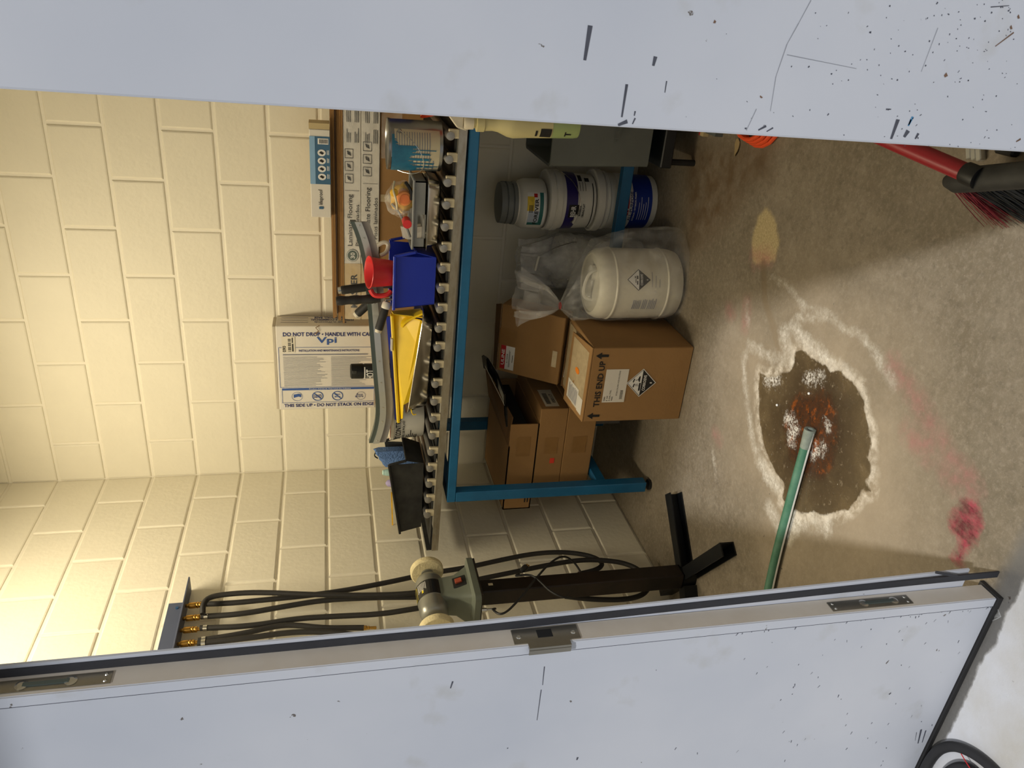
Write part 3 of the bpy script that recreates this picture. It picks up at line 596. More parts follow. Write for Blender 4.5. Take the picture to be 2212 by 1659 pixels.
# black spray can
p=at(805,800,y=-.32); cx=p.x; zc0=zr(cx)+.001; ztop=at(756,800,y=-.30).z; cyy=-.325
t=thing('spray_can','black aerosol spray can in front of the white carton','spray can',(cx,cyy,zc0))
bo=MB().turn((cx,cyy,zc0),(0,0,1),[(.031,0),(.033,.004),(.033,ztop-zc0-.062),(.028,ztop-zc0-.052)],24).build('body','black_plastic',t,smooth=True)
MB().turn((cx,cyy,ztop-.055),(0,0,1),[(.0325,0),(.0335,.003),(.0325,.05),(.026,.055)],24).build('cap','black_plastic',t,smooth=True)
MB().box((cx+.01,cyy-.031,ztop-.018),(.016,.006,.02)).build('trigger','dusty_black',t,bevel=.002)
mb=MB(); wrap_text(mb,'HOT',(cx,cyy),.0338,-2.35,-.95,ztop-.10,ztop-.066); wrap_text(mb,'SHOT',(cx,cyy),.0338,-2.35,-.95,ztop-.14,ztop-.106); wrap_band(mb,(cx,cyy),.0336,-2.6,-.6,ztop-.063,ztop-.058); part(mb,'print','white_print',bo,t)
# ================================================================ ON THE ROLLERS, FRONT ROW
def ring_rect(x0,x1,y0,y1,z,r,n=4,tilt=0.0,xm=None):
    out=[]
    for cx,cy_,a0 in ((x1-r,y1-r,0),(x0+r,y1-r,90),(x0+r,y0+r,180),(x1-r,y0+r,270)):
        for i in range(n+1):
            a=math.radians(a0+90*i/n); X_=cx+r*math.cos(a); out.append(V((X_,cy_+r*math.sin(a),z+tilt*(X_-(xm if xm is not None else x0)))))
    return out
def hopper_bin(name,label,mat,lipmat,x0,x1,y0,y1,z0,z1,flare,lowz,slope=0):
    """stacking bin: long side towards the doorway, low hopper front at +x"""
    t=thing(name,label,'bin',((x0+x1)/2,(y0+y1)/2,z0)); w_=.003
    def q(x,y,z): return V((x,y,z0+(z-z0)*(1-slope*(x1-x)/(x1-x0))))
    mb=MB(); X0,X1=x0-flare*.6,x1+flare; Y0,Y1=y0-flare*.5,y1+flare*.5
    mb.hexa([q(x0,y0,z0),q(x1,y0,z0),q(x1,y1,z0),q(x0,y1,z0),q(x0,y0,z0+w_),q(x1,y0,z0+w_),q(x1,y1,z0+w_),q(x0,y1,z0+w_)])
    for ya,yb,s in ((y0,Y0,1),(y1,Y1,-1)):
        mb.hexa([q(x0,ya,z0),q(x1,ya,z0),q(x1,ya+s*w_,z0),q(x0,ya+s*w_,z0),q(X0,yb,z1),q(x1+.004,yb,z1),q(x1+.004,yb+s*w_,z1),q(X0,yb+s*w_,z1)])
    mb.hexa([q(x0,y0,z0),q(x0,y1,z0),q(x0+w_,y1,z0),q(x0+w_,y0,z0),q(X0,Y0,z1),q(X0,Y1,z1),q(X0+w_,Y1,z1),q(X0+w_,Y0,z1)])
    zl=z0+(z1-z0)*lowz
    mb.hexa([q(x1-w_,y0,z0),q(x1-w_,y1,z0),q(x1,y1,z0),q(x1,y0,z0),q(X1-w_,Y0,zl),q(X1-w_,Y1,zl),q(X1,Y1,zl),q(X1,Y0,zl)])
    mb.build('shell',mat,t)
    lp=MB(); h=.010
    for ya,s in ((Y0,-1),(Y1,1)): lp.bar(q(X0-.004,ya+s*.004,z1),q(x1+.008,ya+s*.004,z1),.012,h)
    lp.bar(q(X0-.003,Y0,z1),q(X0-.003,Y1,z1),.010,h); lp.bar(q(X1,Y0,zl),q(X1,Y1,zl),.010,h*.8)
    for ya in (Y0-.003,Y1+.003): lp.bar(q(x1+.006,ya,z1),q(X1+.001,ya,zl),.010,.010)
    lp.build('rim',lipmat,t,bevel=.002); return t
# -- black bin at the wall end
z0=zr(.3)+.004
bb_=hopper_bin('storage_bin','dusty black plastic storage bin at the wall end of the conveyor','dusty_black','black_plastic',.145,.468,-.70,-.535,z0,1.163,.024,.5,slope=.34)
# blue towel, mint bottle and lilac cloth stuffed in it
zf=z0+.006; rows=[]
for i in range(8):
    a=at(813+i*3.0,973+i*4.7,y=-.585); rows.append([a+V((0,-.012+.0062*j,-.004+.008*math.sin(j*1.9+i)+.010*math.sin(j*.5))) for j in range(7)])
mb=MB(); mb.loft([r+[V((q.x,q.y,zf)) for q in reversed(r)] for r in rows]); o=mb.build('towel','towel_blue',None,loc=V((rows[4][3].x,-.58,zf)),smooth=True); tag(o,'fluffy blue towel stuffed in the black bin','towel')
a=at(826,1021,y=-.575); t=thing('bottle','pale mint plastic bottle standing in the black bin beside the blue towel','bottle',V((a.x,a.y,zf))); hb_=a.z-zf
MB().turn((a.x,a.y,zf),(0,0,1),[(.013,0),(.015,.004),(.015,hb_-.018),(.012,hb_-.008)],14).build('body','mint',t,smooth=True); MB().turn((a.x,a.y,zf+hb_-.0085),(0,0,1),[(.012,0),(.012,.005),(.007,.009)],12).build('cap','mint',t,smooth=True)
a=at(833,1044,y=-.575); hc_=a.z-zf; o=MB().turn((a.x,a.y,zf),(0,0,1),[(.012,0),(.016,.01),(.018,hc_-.03),(.014,hc_-.008),(.004,hc_)],9).build('cloth','lilac',None,loc=V((a.x,a.y,zf)),smooth=True); tag(o,'crumpled lilac cloth beside the mint bottle in the black bin','cloth')
e_=at(835,985,y=-.45); o=MB().tube([at(816,990,y=-.45),at(808,985,y=-.45),at(812,975,y=-.45),at(822,978,y=-.45),e_,V((e_.x,-.45,zr(e_.x)+.004))],.003,6,smooth=2).build('wire_hook','black_plastic',None,loc=V((e_.x,-.45,zr(e_.x)))); tag(o,'short curved black strap poking up behind the blue towel','strap')
wl=at(848,1134,x=.008); o=MB().bar(wl,V((.205,-.520,1.1335)),.004,.006).build('wooden_stick','mustard',None,loc=wl); tag(o,'thin orange stick behind the black bin','stick')
# -- white joint compound pail
cx=.602; cyy=-.53; zb0=zr(cx)+.001; zt0=at(843,935,y=-.60).z
t=thing('compound_pail','white joint compound pail with black lettering beside the black bin','pail',(cx,cyy,zb0)); H=zt0-zb0
bo=MB().turn((cx,cyy,zb0),(0,0,1),[(.088,0),(.090,.004),(.098,H-.012)],36).build('body','pail_white',t,smooth=True)
MB().turn((cx,cyy,zt0-.014),(0,0,1),[(.098,0),(.103,.001),(.103,.014),(.095,.016)],36).build('lid','ivory_plastic',t,smooth=True)
A=lambda d:math.radians(d); R_=.1
mb=MB(); wrap_text(mb,'DUST CONTROL',(cx,cyy),.0985,A(205),A(300),zb0+.095,zb0+.118); wrap_text(mb,'CONTROL DE POLVO',(cx,cyy),.0975,A(207),A(285),zb0+.08,zb0+.09); wrap_text(mb,'USG',(cx,cyy),.0995,A(205),A(220),zb0+.127,zb0+.138)
for i in range(6): wrap_band(mb,(cx,cyy),.0955-.0005*i,A(208),A(208+random.randint(28,50)),zb0+.07-i*.008,zb0+.073-i*.008,6)
for i in range(5): wrap_band(mb,(cx,cyy),.096,A(190),A(200),zb0+.025+i*.024,zb0+.036+i*.024,3)
part(mb,'print','black_ink',bo,t)
mb=MB(); wrap_band(mb,(cx,cyy),.0995,A(232),A(300),zb0+.128,zb0+.140,8); wrap_band(mb,(cx,cyy),.0995,A(222),A(229),zb0+.128,zb0+.142,3); part(mb,'red_print','red_print',bo,t)
# -- dented stainless pan
xm=.70; t=thing('mud_pan','dented stainless steel pan with yellow paint smears','pan',(.92,-.62,zr(.92)))
tl=-.115
rings=[ring_rect(.75,1.09,-.705,-.52,zr(1.0)+.003,.05,6,-.01,.74),ring_rect(.725,1.12,-.722,-.505,zr(1.0)+.018,.06,6,-.03,.7),ring_rect(.706,1.148,-.738,-.495,1.10,.05,6,tl,.7)]
inn=[[p+V((0,.003 if p.y<-.6 else -.003,.002)) for p in r] for r in rings]
mb=MB(); mb.loft(rings,cap=False); n=len(rings[0]); mb.f.append(tuple(range(n))); o=mb.build('shell','stainless',t,smooth=True)
rim=[p for p in rings[2]]; MB().tube(rim+[rim[0]],.0025,6,cap=False).build('rolled_rim','stainless',t,smooth=True)
mb=MB(); mb.tube([at(888,884,y=-.739),at(890,892,y=-.739),at(893,896,y=-.738),at(899,895,y=-.738)],.0025,6); mb.build('paint_smear','yellow_plastic',t)
# -- yellow tray standing in the pan, blue board behind it
t=thing('yellow_tray','yellow plastic tray leaning in the stainless pan','tray',(.9,-.60,1.03))
P=lambda x,y,d:at(x,y,y=d)
a,b_,c_,d_=P(848,676,-.62),P(862,906,-.652),P(874,903,-.69),P(908,690,-.685)
mb=MB(); nrm=(b_-a).cross(d_-a).normalized(); c_.z=max(c_.z,1.109); mb.prism([a,b_,c_,V((.738,-.689,1.108)),V((.79,-.688,zr(1.0)+.012)),V((1.075,-.688,zr(1.0)+.012)),d_],nrm*.004); mb.build('panel','yellow_plastic',t)
MB().bar(a+V((0,-.014,.004)),b_+V((-.003,-.014,.004)),.03,.012).build('lip','yellow_plastic',t,bevel=.003)
e0=P(852,678,-.62); e1=P(912,676,-.70); MB().prism([a+V((.004,0,.004)),V((1.105,-.60,1.045)),V((1.105,-.69,1.045)),P(850,680,-.68)],V((.004,0,0))).build('end_wall','yellow_plastic',t)
mb=MB(); band=[]
for i in range(11):
    s=i/10; px=914-48*math.sin(s*1.57); py=676+30*s; band.append(P(px,py,-.71+.06*s))
mb.loft([[p,p+V((0,.03,.004)),p+V((-.004,.03,-.004)),p+V((-.004,0,-.008))] for p in band]); mb.build('strap','yellow_plastic',t)
MB().box(P(850,742,-.645)+V((0,-.006,.008)),(.05,.02,.006)).build('torn_label','white_card',t)
o=MB().prism([P(834,684,-.612),P(853,907,-.64),P(861,905,-.64),V((.738,-.6345,1.110)),V((.79,-.632,zr(1.0)+.010)),V((1.075,-.616,zr(1.0)+.010)),P(842,684,-.612)],V((0,.006,0))).build('blue_board','blue_plastic',None,loc=P(850,800,-.585)-V((0,0,.03))); tag(o,'thin blue plastic board behind the yellow tray','board')
# -- floor squeegee lying over the bins
sq=[(772,478),(783,505),(792,535),(799,570),(803,605),(807,640),(811,690),(815,740),(819,790),(823,835),(826,870),(826,900),(820,930),(811,955)]
Q=[at(x,y,y=-.590-.055*min(1,max(0,(y-690)/130))) for x,y in sq]
for _ in range(1):
    N_=[Q[0]]
    for i in range(len(Q)-1): N_+=[Q[i]*.75+Q[i+1]*.25,Q[i]*.25+Q[i+1]*.75]
    Q=N_+[Q[-1]]
t=thing('floor_squeegee','long curved aluminium floor squeegee head resting over the bins','squeegee',Q[len(Q)//2]-V((0,0,.03)))
def strip(y0,y1,z0,z1): return [[p+V((0,y0,z0)),p+V((0,y1,z0)),p+V((0,y1,z1)),p+V((0,y0,z1))] for p in Q]
MB().loft(strip(-.012,-.006,-.014,.010)).build('clamp_bar','alu',t)
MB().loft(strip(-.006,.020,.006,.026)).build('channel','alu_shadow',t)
MB().loft(strip(-.004,.002,-.040,-.008)).build('rubber_blade','rubber_grey',t)
s0=None
for i in range(11):
    p=Q[1+int(i*(len(Q)-3)/10)]; r_=MB().cyl(p+V((0,-.012,-.002)),p+V((0,-.0145,-.002)),.0035,.0025,10).build('rivet','chrome',t)
# -- blue bin with tools
z0=zr(1.25)+.002
hopper_bin('storage_bin','bright blue plastic storage bin holding tool handles','blue_plastic','blue_plastic',1.165,1.345,-.70,-.53,z0,1.158,.022,.5)
def grip(label,a,b,r,wavy=False,cap='chrome',capm=True,bxs=1.208):
    a=V(a);b=V(b); d=(b-a); L_=d.length; d.normalize(); base=V((bxs,min(-.556,b.y),z0+.02)); mid=V((max(b.x,1.176),min(-.552,b.y+.004),min(b.z,1.186)))
    t=thing('tool_handle',label,'tool handle',base,'tools in the blue bin')
    prof=[(r*.9,0),(r,.004)]+[(r*(1+(.09*math.sin(i*1.7) if wavy else 0)),.004+(L_-.02)*i/10) for i in range(1,10)]+[(r*.8,L_)]
    g=MB().turn(a,d,prof,16).build('grip','black_rubber',t,smooth=True)
    if capm: MB().turn(a-d*.012,d,[(r*.5,0),(r*.78,.001),(r*.8,.014)],14).build('end_cap',cap,t,smooth=True)
    MB().tube([b-d*.004,mid,base] if b.x<1.17 else [b-d*.004,base],.005,8).build('shaft','roller_steel',t); return t,b,d
G_=-.548
grip('straight black rubber tool handle with steel end standing in the blue bin',at(737,627,y=G_),at(808,618,y=G_),.0165,bxs=1.245)
grip('ribbed black rubber tool handle standing in the blue bin',at(726,650,y=-.655),at(822,645,y=-.655),.0165,True,capm=False)
grip('short black rubber tool handle tipped over behind the squeegee',at(772,678,y=-.535),at(805,648,y=-.545),.0165,False,'ivory_plastic',bxs=1.184)
th,gb,gd=grip('black rubber tool handle with white collar slanting over the bin rim',at(818,712,y=-.705),at(833,664,y=-.69),.0155,False,'ivory_plastic',bxs=1.195)
MB().turn(gb-gd*.004,gd,[(.0158,0),(.0165,.002),(.0165,.020),(.012,.026)],14).build('white_collar','white_plastic',th,smooth=True)
# -- red jug lying in the blue bin
a=at(846,590,y=-.655); b_=at(797,588,y=-.672); d=(b_-a).normalized(); t=thing('jug','red plastic measuring jug with handle in the blue bin','jug',a-V((0,0,.02)))
L_=(b_-a).length
MB().turn(a-d*.025,d,[(.040,0),(.043,.004),(.048,.04),(.054,L_+.015),(.060,L_+.025),(.058,L_+.027),(.052,L_+.02),(.046,.045),(.03,.012)],28,cap=True).build('body','red_plastic',t,smooth=True)
MB().tube([at(800,625,y=-.675),at(806,637,y=-.68),at(818,640,y=-.68),at(838,637,y=-.68),at(845,628,y=-.675)],.009,8,smooth=2).build('handle','red_plastic',t,smooth=True)
MB().tube([at(815,530,y=-.60),at(830,522,y=-.60),at(840,527,y=-.60),at(836,545,y=-.60),at(822,552,y=-.60)],.008,8,smooth=2).build('ivory_handle','ivory_plastic',None,loc=at(845,535,y=-.60),smooth=True)
tag(bpy.data.objects['ivory_handle'],'cream plastic loop handle behind the red jug','handle')
# -- stainless pan and grey plastic tub
z0=zr(1.5)+.001
def open_pan(name,label,cat,mat,x0,x1,y0,y1,z0,z1,inset,r,rimw,smooth=True):
    t=thing(name,label,cat,((x0+x1)/2,(y0+y1)/2,z0))
    o_=[ring_rect(x0+inset,x1-inset,y0+inset,y1-inset,z0,r,5),ring_rect(x0+inset*.6,x1-inset*.6,y0+inset*.6,y1-inset*.6,z0+.006,r,5),ring_rect(x0+.004,x1-.004,y0+.004,y1-.004,z1-.003,r,5),ring_rect(x0-rimw,x1+rimw,y0-rimw,y1+rimw,z1-.002,r,5),ring_rect(x0-rimw,x1+rimw,y0-rimw,y1+rimw,z1,r,5),ring_rect(x0+.006,x1-.006,y0+.006,y1-.006,z1,r,5),ring_rect(x0+inset,x1-inset,y0+inset,y1-inset,z0+.003,r,5)]
    mb=MB(); mb.loft(o_); mb.build('shell',mat,t,smooth=smooth); return t
sp0=open_pan('steel_pan','shallow polished stainless pan on the rollers under the grey tub','pan','stainless',1.376,1.628,-.725,-.53,z0,1.050,.018,.03,.006)
z1_=1.051
t=thing('grey_tub','grey plastic tub with a slotted side sitting on the stainless pan','tub',(1.48,-.62,z1_))
mb=MB(); X0,X1,Y0,Y1=1.380,1.615,-.70,-.56; zt1=1.096
mb.bb(X0,X1,Y0,Y1,z1_,z1_+.004); mb.bb(X0,X0+.035,Y0,Y0+.004,z1_,zt1); mb.bb(X1-.115,X1,Y0,Y0+.004,z1_,zt1); mb.bb(X0+.035,X1-.115,Y0,Y0+.004,zt1-.016,zt1)
mb.bb(X0,X1,Y1-.004,Y1,z1_,zt1); mb.bb(X0,X0+.004,Y0,Y1,z1_,zt1); mb.bb(X1-.004,X1,Y0,Y1,z1_,zt1); mb.build('shell','grey_plastic',t)
rl=MB(); 
for a,b_ in (((X0-.006,Y0-.003),(X1+.006,Y0-.003)),((X0-.006,Y1+.003),(X1+.006,Y1+.003)),((X0-.003,Y0),(X0-.003,Y1)),((X1+.003,Y0),(X1+.003,Y1))): rl.bar((*a,zt1),(*b_,zt1),.010,.008)
rl.build('rim','grey_plastic',t,bevel=.002)
# things heaped in the tub: white foam boards, respirator in a bag, red tube
bi=[('white foam board slanting in the grey tub, front one',-.640,0),('white foam board slanting in the grey tub, rear one',-.605,.006)]
for lb,yy,dz in bi:
    o=MB().prism([V((1.392,yy,1.056)),V((1.392,yy,at(880,540,y=yy).z+dz)),at(874,515,y=yy)+V((0,0,dz)),at(869,490,y=yy)+V((0,0,dz)),V((1.440,yy,1.056))],V((0,.012,0))).build('foam_board','white_card',None,loc=at(890,500,y=yy)); tag(o,lb,'board')
a=at(888,484,y=-.70); a.z=zt1+.0045+.0155; t=thing('red_tube','short red plastic tube lying among the white boards','tube',a-V((0,0,.012)))
MB().turn(a+V((0,-.006,0)),(.06,1,0),[(.0155,0),(.0155,.042),(.009,.042),(.009,.002)],20).build('wall','red_plastic',t,smooth=True)
MB().turn(a+V((0.0005,-.004,0)),(.06,1,0),[(.0085,0),(.0085,.03)],16).build('hollow','dark_hollow',t)
cpx=at(868,420,y=-.63); cpx.x=1.535
t=thing('respirator','yellow respirator mask with peach filter packed in clear plastic bag','respirator',V((cpx.x,-.63,zt1)))
def blob(mb,c,rx,ry,rz,n=14,m=9,amp=.12,seed=0):
    rings=[]
    for i in range(m):
        f=math.pi*(i+.5)/m; rings.append([V(c)+V((rx*math.sin(f)*math.cos(2*math.pi*j/n),ry*math.sin(f)*math.sin(2*math.pi*j/n),-rz*math.cos(f)))*(1+amp*math.sin(3*2*math.pi*j/n+i*1.3+seed)*math.cos(i*.9+seed)) for j in range(n)])
    mb.loft(rings)
mb=MB(); blob(mb,cpx+V((0,.01,-.004)),.052,.034,.042,n=18,m=11,amp=.15,seed=2); mb.build('face_piece','mustard',t,smooth=True)
f0=at(874,430,y=-.685); MB().turn(f0+V((0,-.004,0)),(0,1,0),[(.014,0),(.024,.004),(.026,.012),(.026,.05)],24).build('filter','peach',t,smooth=True)
MB().turn(f0+V((0,-.006,0)),(0,1,0),[(.004,0),(.017,.001),(.018,.004)],20).build('valve','valve_orange',t,smooth=True)
MB().tube([at(876,394,y=-.672),at(882,402,y=-.684),at(889,415,y=-.688),at(889,432,y=-.688)],.006,6,smooth=2).build('strap','black_plastic',t,smooth=True)
MB().tube([at(846,440,y=-.64),at(860,455,y=-.652),at(878,490,y=-.655),at(886,512,y=-.655)],.0045,6,smooth=2).build('strap','grey_plastic',t)
mb=MB(); blob(mb,cpx+V((0,0,.002)),0.064,.054,.056,n=22,m=12,amp=.09,seed=5); mb.build('plastic_bag','bag_film',t,smooth=True)
MB().turn(at(852,418,y=-.69),(.2,1,.1),[(.010,0),(.014,.003),(.014,.01)],16).build('valve','mustard',t,smooth=True)
MB().tube([at(852,392,y=-.66),at(848,410,y=-.69),at(856,432,y=-.70),at(858,452,y=-.68)],.004,6,smooth=2).build('strap','cream_plastic',t,smooth=True)
# -- paint cans
def can(name,label,cx,cy_,z0,r,h):
    t=thing(name,label,'paint can',(cx,cy_,z0))
    MB().turn((cx,cy_,z0),(0,0,1),[(r*.97,0),(r*1.01,.001),(r*1.01,.006),(r,.008),(r,h-.012),(r*1.02,h-.008),(r*1.02,h-.001),(r*.97,h),(r*.94,h-.004)],40).build('body','can_steel',t,smooth=True)
    return t
cx=1.722; cyy=-.625; z0=zr(1.72)+.001; h=at(836,372,y=-.66).z-z0; r=.0835
t=can('paint_can','steel paint can with dripping blue paint standing on the rollers',cx,cyy,z0,r,h)
mb=MB(); wrap_band(mb,(cx,cyy),r+.0008,A(165),A(316),z0+.012,z0+h-.02,40); lb=part(mb,'label','label_cream',t,t)
mb=MB()
for i in range(16): wrap_band(mb,(cx,cyy),r+.0014,A(250),A(309),z0+.045+i*.0085,z0+.0475+i*.0085,12)
for i in range(7): wrap_band(mb,(cx,cyy),r+.0014,A(215),A(245),z0+.03+i*.014,z0+.034+i*.014,8)
part(mb,'print','grey_ink',lb,t)
dr=MB()
rd_=random.Random(21); lw_=0
for i in range(58):
    g=186+2.0*i; zl=.088+.0002*(g-186)+.012*math.sin(g*.11)+(.05 if g>276 else 0)+rd_.uniform(-.010,.010)
    if i in (3,4,8,12,13,18,19,20,24,25,29,30,31,36,37,41): zl=rd_.uniform(.008,.05)
    wrap_band(dr,(cx,cyy),r+.0022,A(g),A(g+2.02),z0+max(.008,min(zl,h-.02)),z0+h-.012,1)
part(dr,'paint_drip','paint_blue',t,t)['kind']='stuff'
ea=V((cx+(r+.004)*math.cos(A(310)),cyy+(r+.004)*math.sin(A(310)),z0+h*.80)); eb=V((cx+(r+.004)*math.cos(A(172)),cyy+(r+.004)*math.sin(A(172)),z0+h*.80))
bl_=[]
for i in range(15):
    s=i/14; ang=A(310)+(A(172)-A(310))*s; bl_.append(V((cx+(r+.006+.012*math.sin(math.pi*s))*math.cos(ang),cyy+(r+.006+.012*math.sin(math.pi*s))*math.sin(ang),z0+h*.80-.082*math.sin(math.pi*s))))
MB().tube(bl_,.0013,6).build('bail_handle','chrome',t,smooth=True)
for e in (ea,eb): MB().turn(e-(e-V((cx,cyy,e.z))).normalized()*.004,(e-V((cx,cyy,e.z))),[(.008,0),(.007,.005),(.003,.007)],12).build('handle_ear','can_steel',t,smooth=True)
cx2,cy2=1.905,-.50; t=can('paint_can','paint can with navy label behind the blue dripped can',cx2,cy2,zr(1.9)+.001,.0835,h)
mb=MB(); wrap_band(mb,(cx2,cy2),.0843,A(150),A(300),zr(1.9)+.09,zr(1.9)+h-.02,24); part(mb,'label','can_navy',t,t)
mb=MB(); wrap_band(mb,(cx2,cy2),.0843,A(150),A(300),zr(1.9)+.012,zr(1.9)+.085,24); part(mb,'label','label_cream',t,t)
# -- orange funnel at the can's foot
a=at(946,268,y=-.73); t=thing('funnel','orange plastic funnel lying against the paint can','funnel',V((a.x+.03,-.70,zr(1.8))))
a=V((1.842,-.715,zr(1.84)+.045)); MB().turn(a,(.75,.3,.25),[(.043,0),(.041,.004),(.012,.05),(.008,.09),(.006,.09),(.010,.05),(.038,.004)],24,cap=False).build('cone','orange_plastic',t,smooth=True)
# -- spray bottle hooked on the front rail
t=thing('spray_bottle','cream trigger spray bottle with greenish liquid hanging on the conveyor rail','spray bottle',(1.84,-.80,.565))
B0=V((1.847,-.802,.566)); ax=V((-.035,0,1)).normalized()
MB().turn(B0,ax,[(.030,0),(.043,.006),(.045,.02),(.0452,.098)],28).build('liquid_part','liquid_green',t,smooth=True)
bo=MB().turn(B0+ax*.0985,ax,[(.0452,0),(.046,.08),(.048,.128),(.044,.146),(.030,.176),(.026,.196),(.027,.222),(.030,.224),(.030,.248),(.019,.25),(.019,.262)],28).build('bottle_body','bottle_cream',t,smooth=True)
MB().turn(B0+ax*.355,ax,[(.019,0),(.023,.002),(.024,.028),(.020,.034)],20).build('collar','nozzle',t,smooth=True)
hd=B0+ax*.39
MB().prism([hd+V((-.020,-.014,0)),hd+V((.022,-.014,0)),hd+V((.03,-.014,.045)),hd+V((.02,-.014,.052)),hd+V((-.018,-.014,.02))],V((0,.028,0))).build('pump_head','nozzle',t,bevel=.003)
MB().prism([hd+V((-.02,-.010,.012)),hd+V((-.026,-.010,-.012)),hd+V((-.012,-.010,-.004)),hd+V((.02,-.010,.045)),hd+V((.026,-.010,.06))],V((0,.02,0))).build('trigger','nozzle',t,bevel=.002)
mb=MB(); cc=(B0+ax*.06); 
wrap_text(mb,'T',(cc.x,cc.y),.0462,A(222),A(246),.600,.622); wrap_band(mb,(cc.x-.002,cc.y),.0468,A(215),A(258),.668,.705,6); wrap_band(mb,(cc.x-.003,cc.y),.0472,A(222),A(250),.715,.722,6)
part(mb,'marker_print','black_ink',bo,t)
# ================================================================ UNDER THE TABLE
def diamond(F,u,v,s,su,root,body,printed=True):
    """corrosive placard: white square on its corner, lower half black"""
    w=MB(); F.poly(w,[(u,v-s),(u+su,v),(u,v+s),(u-su,v)],.0006); w=part(w,'placard','white_print',body,root)
    k=MB(); F.poly(k,[(u-su*.93,v-s*.0),(u,v-s*.93),(u+su*.93,v-s*.0)],.0012)
    for a,b in (((-.93,0),(0,.93)),((.93,0),(0,.93))): F.seg(k,(u+su*a[0],v+s*a[1]),(u+su*b[0],v+s*b[1]),.0018,.0012)
    for a,b,wd in (((-.30,.52),(-.05,.46),.005),((.05,.56),(.30,.50),.005),((-.18,.40),(-.2,.16),.002),((-.10,.40),(-.08,.2),.002),((.2,.42),(.22,.25),.002),((-.55,.09),(.0,.09),.007)): F.seg(k,(u+su*a[0],v+s*a[1]),(u+su*b[0],v+s*b[1]),wd,.0012)
    F.poly(k,[(u+su*x,v+s*y) for x,y in ((.05,.12),(.5,.12),(.45,.2),(.25,.26),(.12,.2))],.0012)
    part(k,'black_print','black_ink',w,root)
    l=MB(); F.text(l,'CORROSIVE',u-su*.55,v-s*.30,u+su*.55,v-s*.10,.0018); F.text(l,'8',u-su*.05,v-s*.72,u+su*.05,v-s*.56,.0018); part(l,'white_print','white_print',w,root)
    return w
# -- corrosive carton in front
x0,x1,y0,y1,z1=.728,1.050,-.852,-.545,.414
t=thing('corrosive_carton','brown carton with corrosive placard and THIS END UP print on the floor','box',(.89,-.70,0))
b=MB().bb(x0,x1,y0,y1,.001,z1).build('body','cardboard',t,bevel=.003)
F=front(x0,x1,y0,0,z1)
k=MB(); F.text(k,'THIS END UP',.21,.865,.83,.925)
def arrow(mb,F,u,v,w,h): F.poly(mb,[(u-w*.22,v),(u+w*.22,v),(u+w*.22,v+h*.55),(u+w*.6,v+h*.55),(u,v+h),(u-w*.6,v+h*.55),(u-w*.22,v+h*.55)])
arrow(k,F,.085,.845,.075,.125); arrow(k,F,.90,.845,.075,.125); part(k,'black_print','black_ink',b,t)
lb=MB(); F.rect(lb,.27,.62,.72,.845,.0006); lb=part(lb,'label','white_card',b,t)
k=MB(); F.text(k,'9380',.29,.815,.35,.83); F.text(k,'E 150',.29,.79,.36,.805); F.text(k,'5 GAL PAIL',.29,.765,.44,.78); F.text(k,'9000',.29,.74,.35,.755); F.lines(k,.29,.70,.36,.73,2); F.text(k,'HYDROCHLORIC ACID SOLUTIONS',.36,.70,.70,.715)
for i in range(16): F.rect(k,.31+i*.008,.645,.31+i*.008+(.005 if i%3 else .003),.675,.0006)
part(k,'label_print','black_ink',lb,t)
diamond(F,.53,.475,.15,.15*.414/.322,t,b)
MB().bb(x0+.02,x1-.02,y0+.015,y1-.01,z1-.002,z1+.0025).build('clear_tape','clear_tape',t)
fl_=MB(); fl_.prism([V((x0,y0,z1+.001)),V((x1,y0,z1+.001)),V((x1-.022,y0+.21,z1+.014)),V((x0-.01,y0+.215,z1+.016))],V((0,0,.004))); fl_=fl_.build('top_flap','cardboard',t)
FT=Face((x0+.012,y0+.012,z1+.0055),(x1-x0-.034,0,0.0),(0,.19,.0125),.0008)
m_=MB(); FT.rect(m_,.02,.06,.97,.92); tp=part(m_,'clear_tape','clear_tape',fl_,t)
m_=MB(); FT.rect(m_,.04,.30,.33,.92,.001); FT.rect(m_,.02,.05,.26,.30,.001); pp=part(m_,'packing_slip','white_card',tp,t); m_=MB(); FT.lines(m_,.06,.36,.3,.86,8,.0016); part(m_,'slip_print','grey_ink',pp,t)
m_=MB(); FT.disc(m_,.56,.52,.045,.11,.0014); part(m_,'orange_sticker','orange_sticker',tp,t)
# -- second carton behind it, flaps open
t=thing('open_carton','brown open carton with a placard on its raised flap behind the corrosive carton','box',(.89,-.38,0))
xa,xb,ya,yb,zz=.735,1.045,-.533,-.405,.335
mb=MB(); mb.bb(xa,xb,ya,ya+.005,.001,zz); mb.bb(xa,xb,yb-.005,yb,.001,zz); mb.bb(xa,xa+.005,ya,yb,.001,zz); mb.bb(xb-.005,xb,ya,yb,.001,zz); mb.bb(xa,xb,ya,yb,.001,.006); mb.build('body','cardboard_dark',t)
fp=[V((xa+.0,ya,zz)),V((xb+.0,ya,zz)),V((xb+.0,ya-.003,zz+.080)),V((xa-.006,ya-.003,zz+.084))]
f1=MB().prism(fp,V((0,-.004,0))).build('raised_flap','cardboard_dark',t)
Ff=Face(fp[0]+V((0,-.0045,0)),fp[1]-fp[0],fp[3]-fp[0],.001); m_=MB(); Ff.poly(m_,[(.10,.25),(.42,.2),(.40,.9),(.14,.95)]); pc_=part(m_,'placard','white_print',f1,t); m_=MB(); Ff.poly(m_,[(.15,.4),(.38,.35),(.3,.85)],.001); part(m_,'placard_print','black_ink',pc_,t)
m_=MB(); Ff.poly(m_,[(.5,.35),(.97,.3),(.97,.95),(.52,.9)]); part(m_,'clear_tape','clear_tape',f1,t)
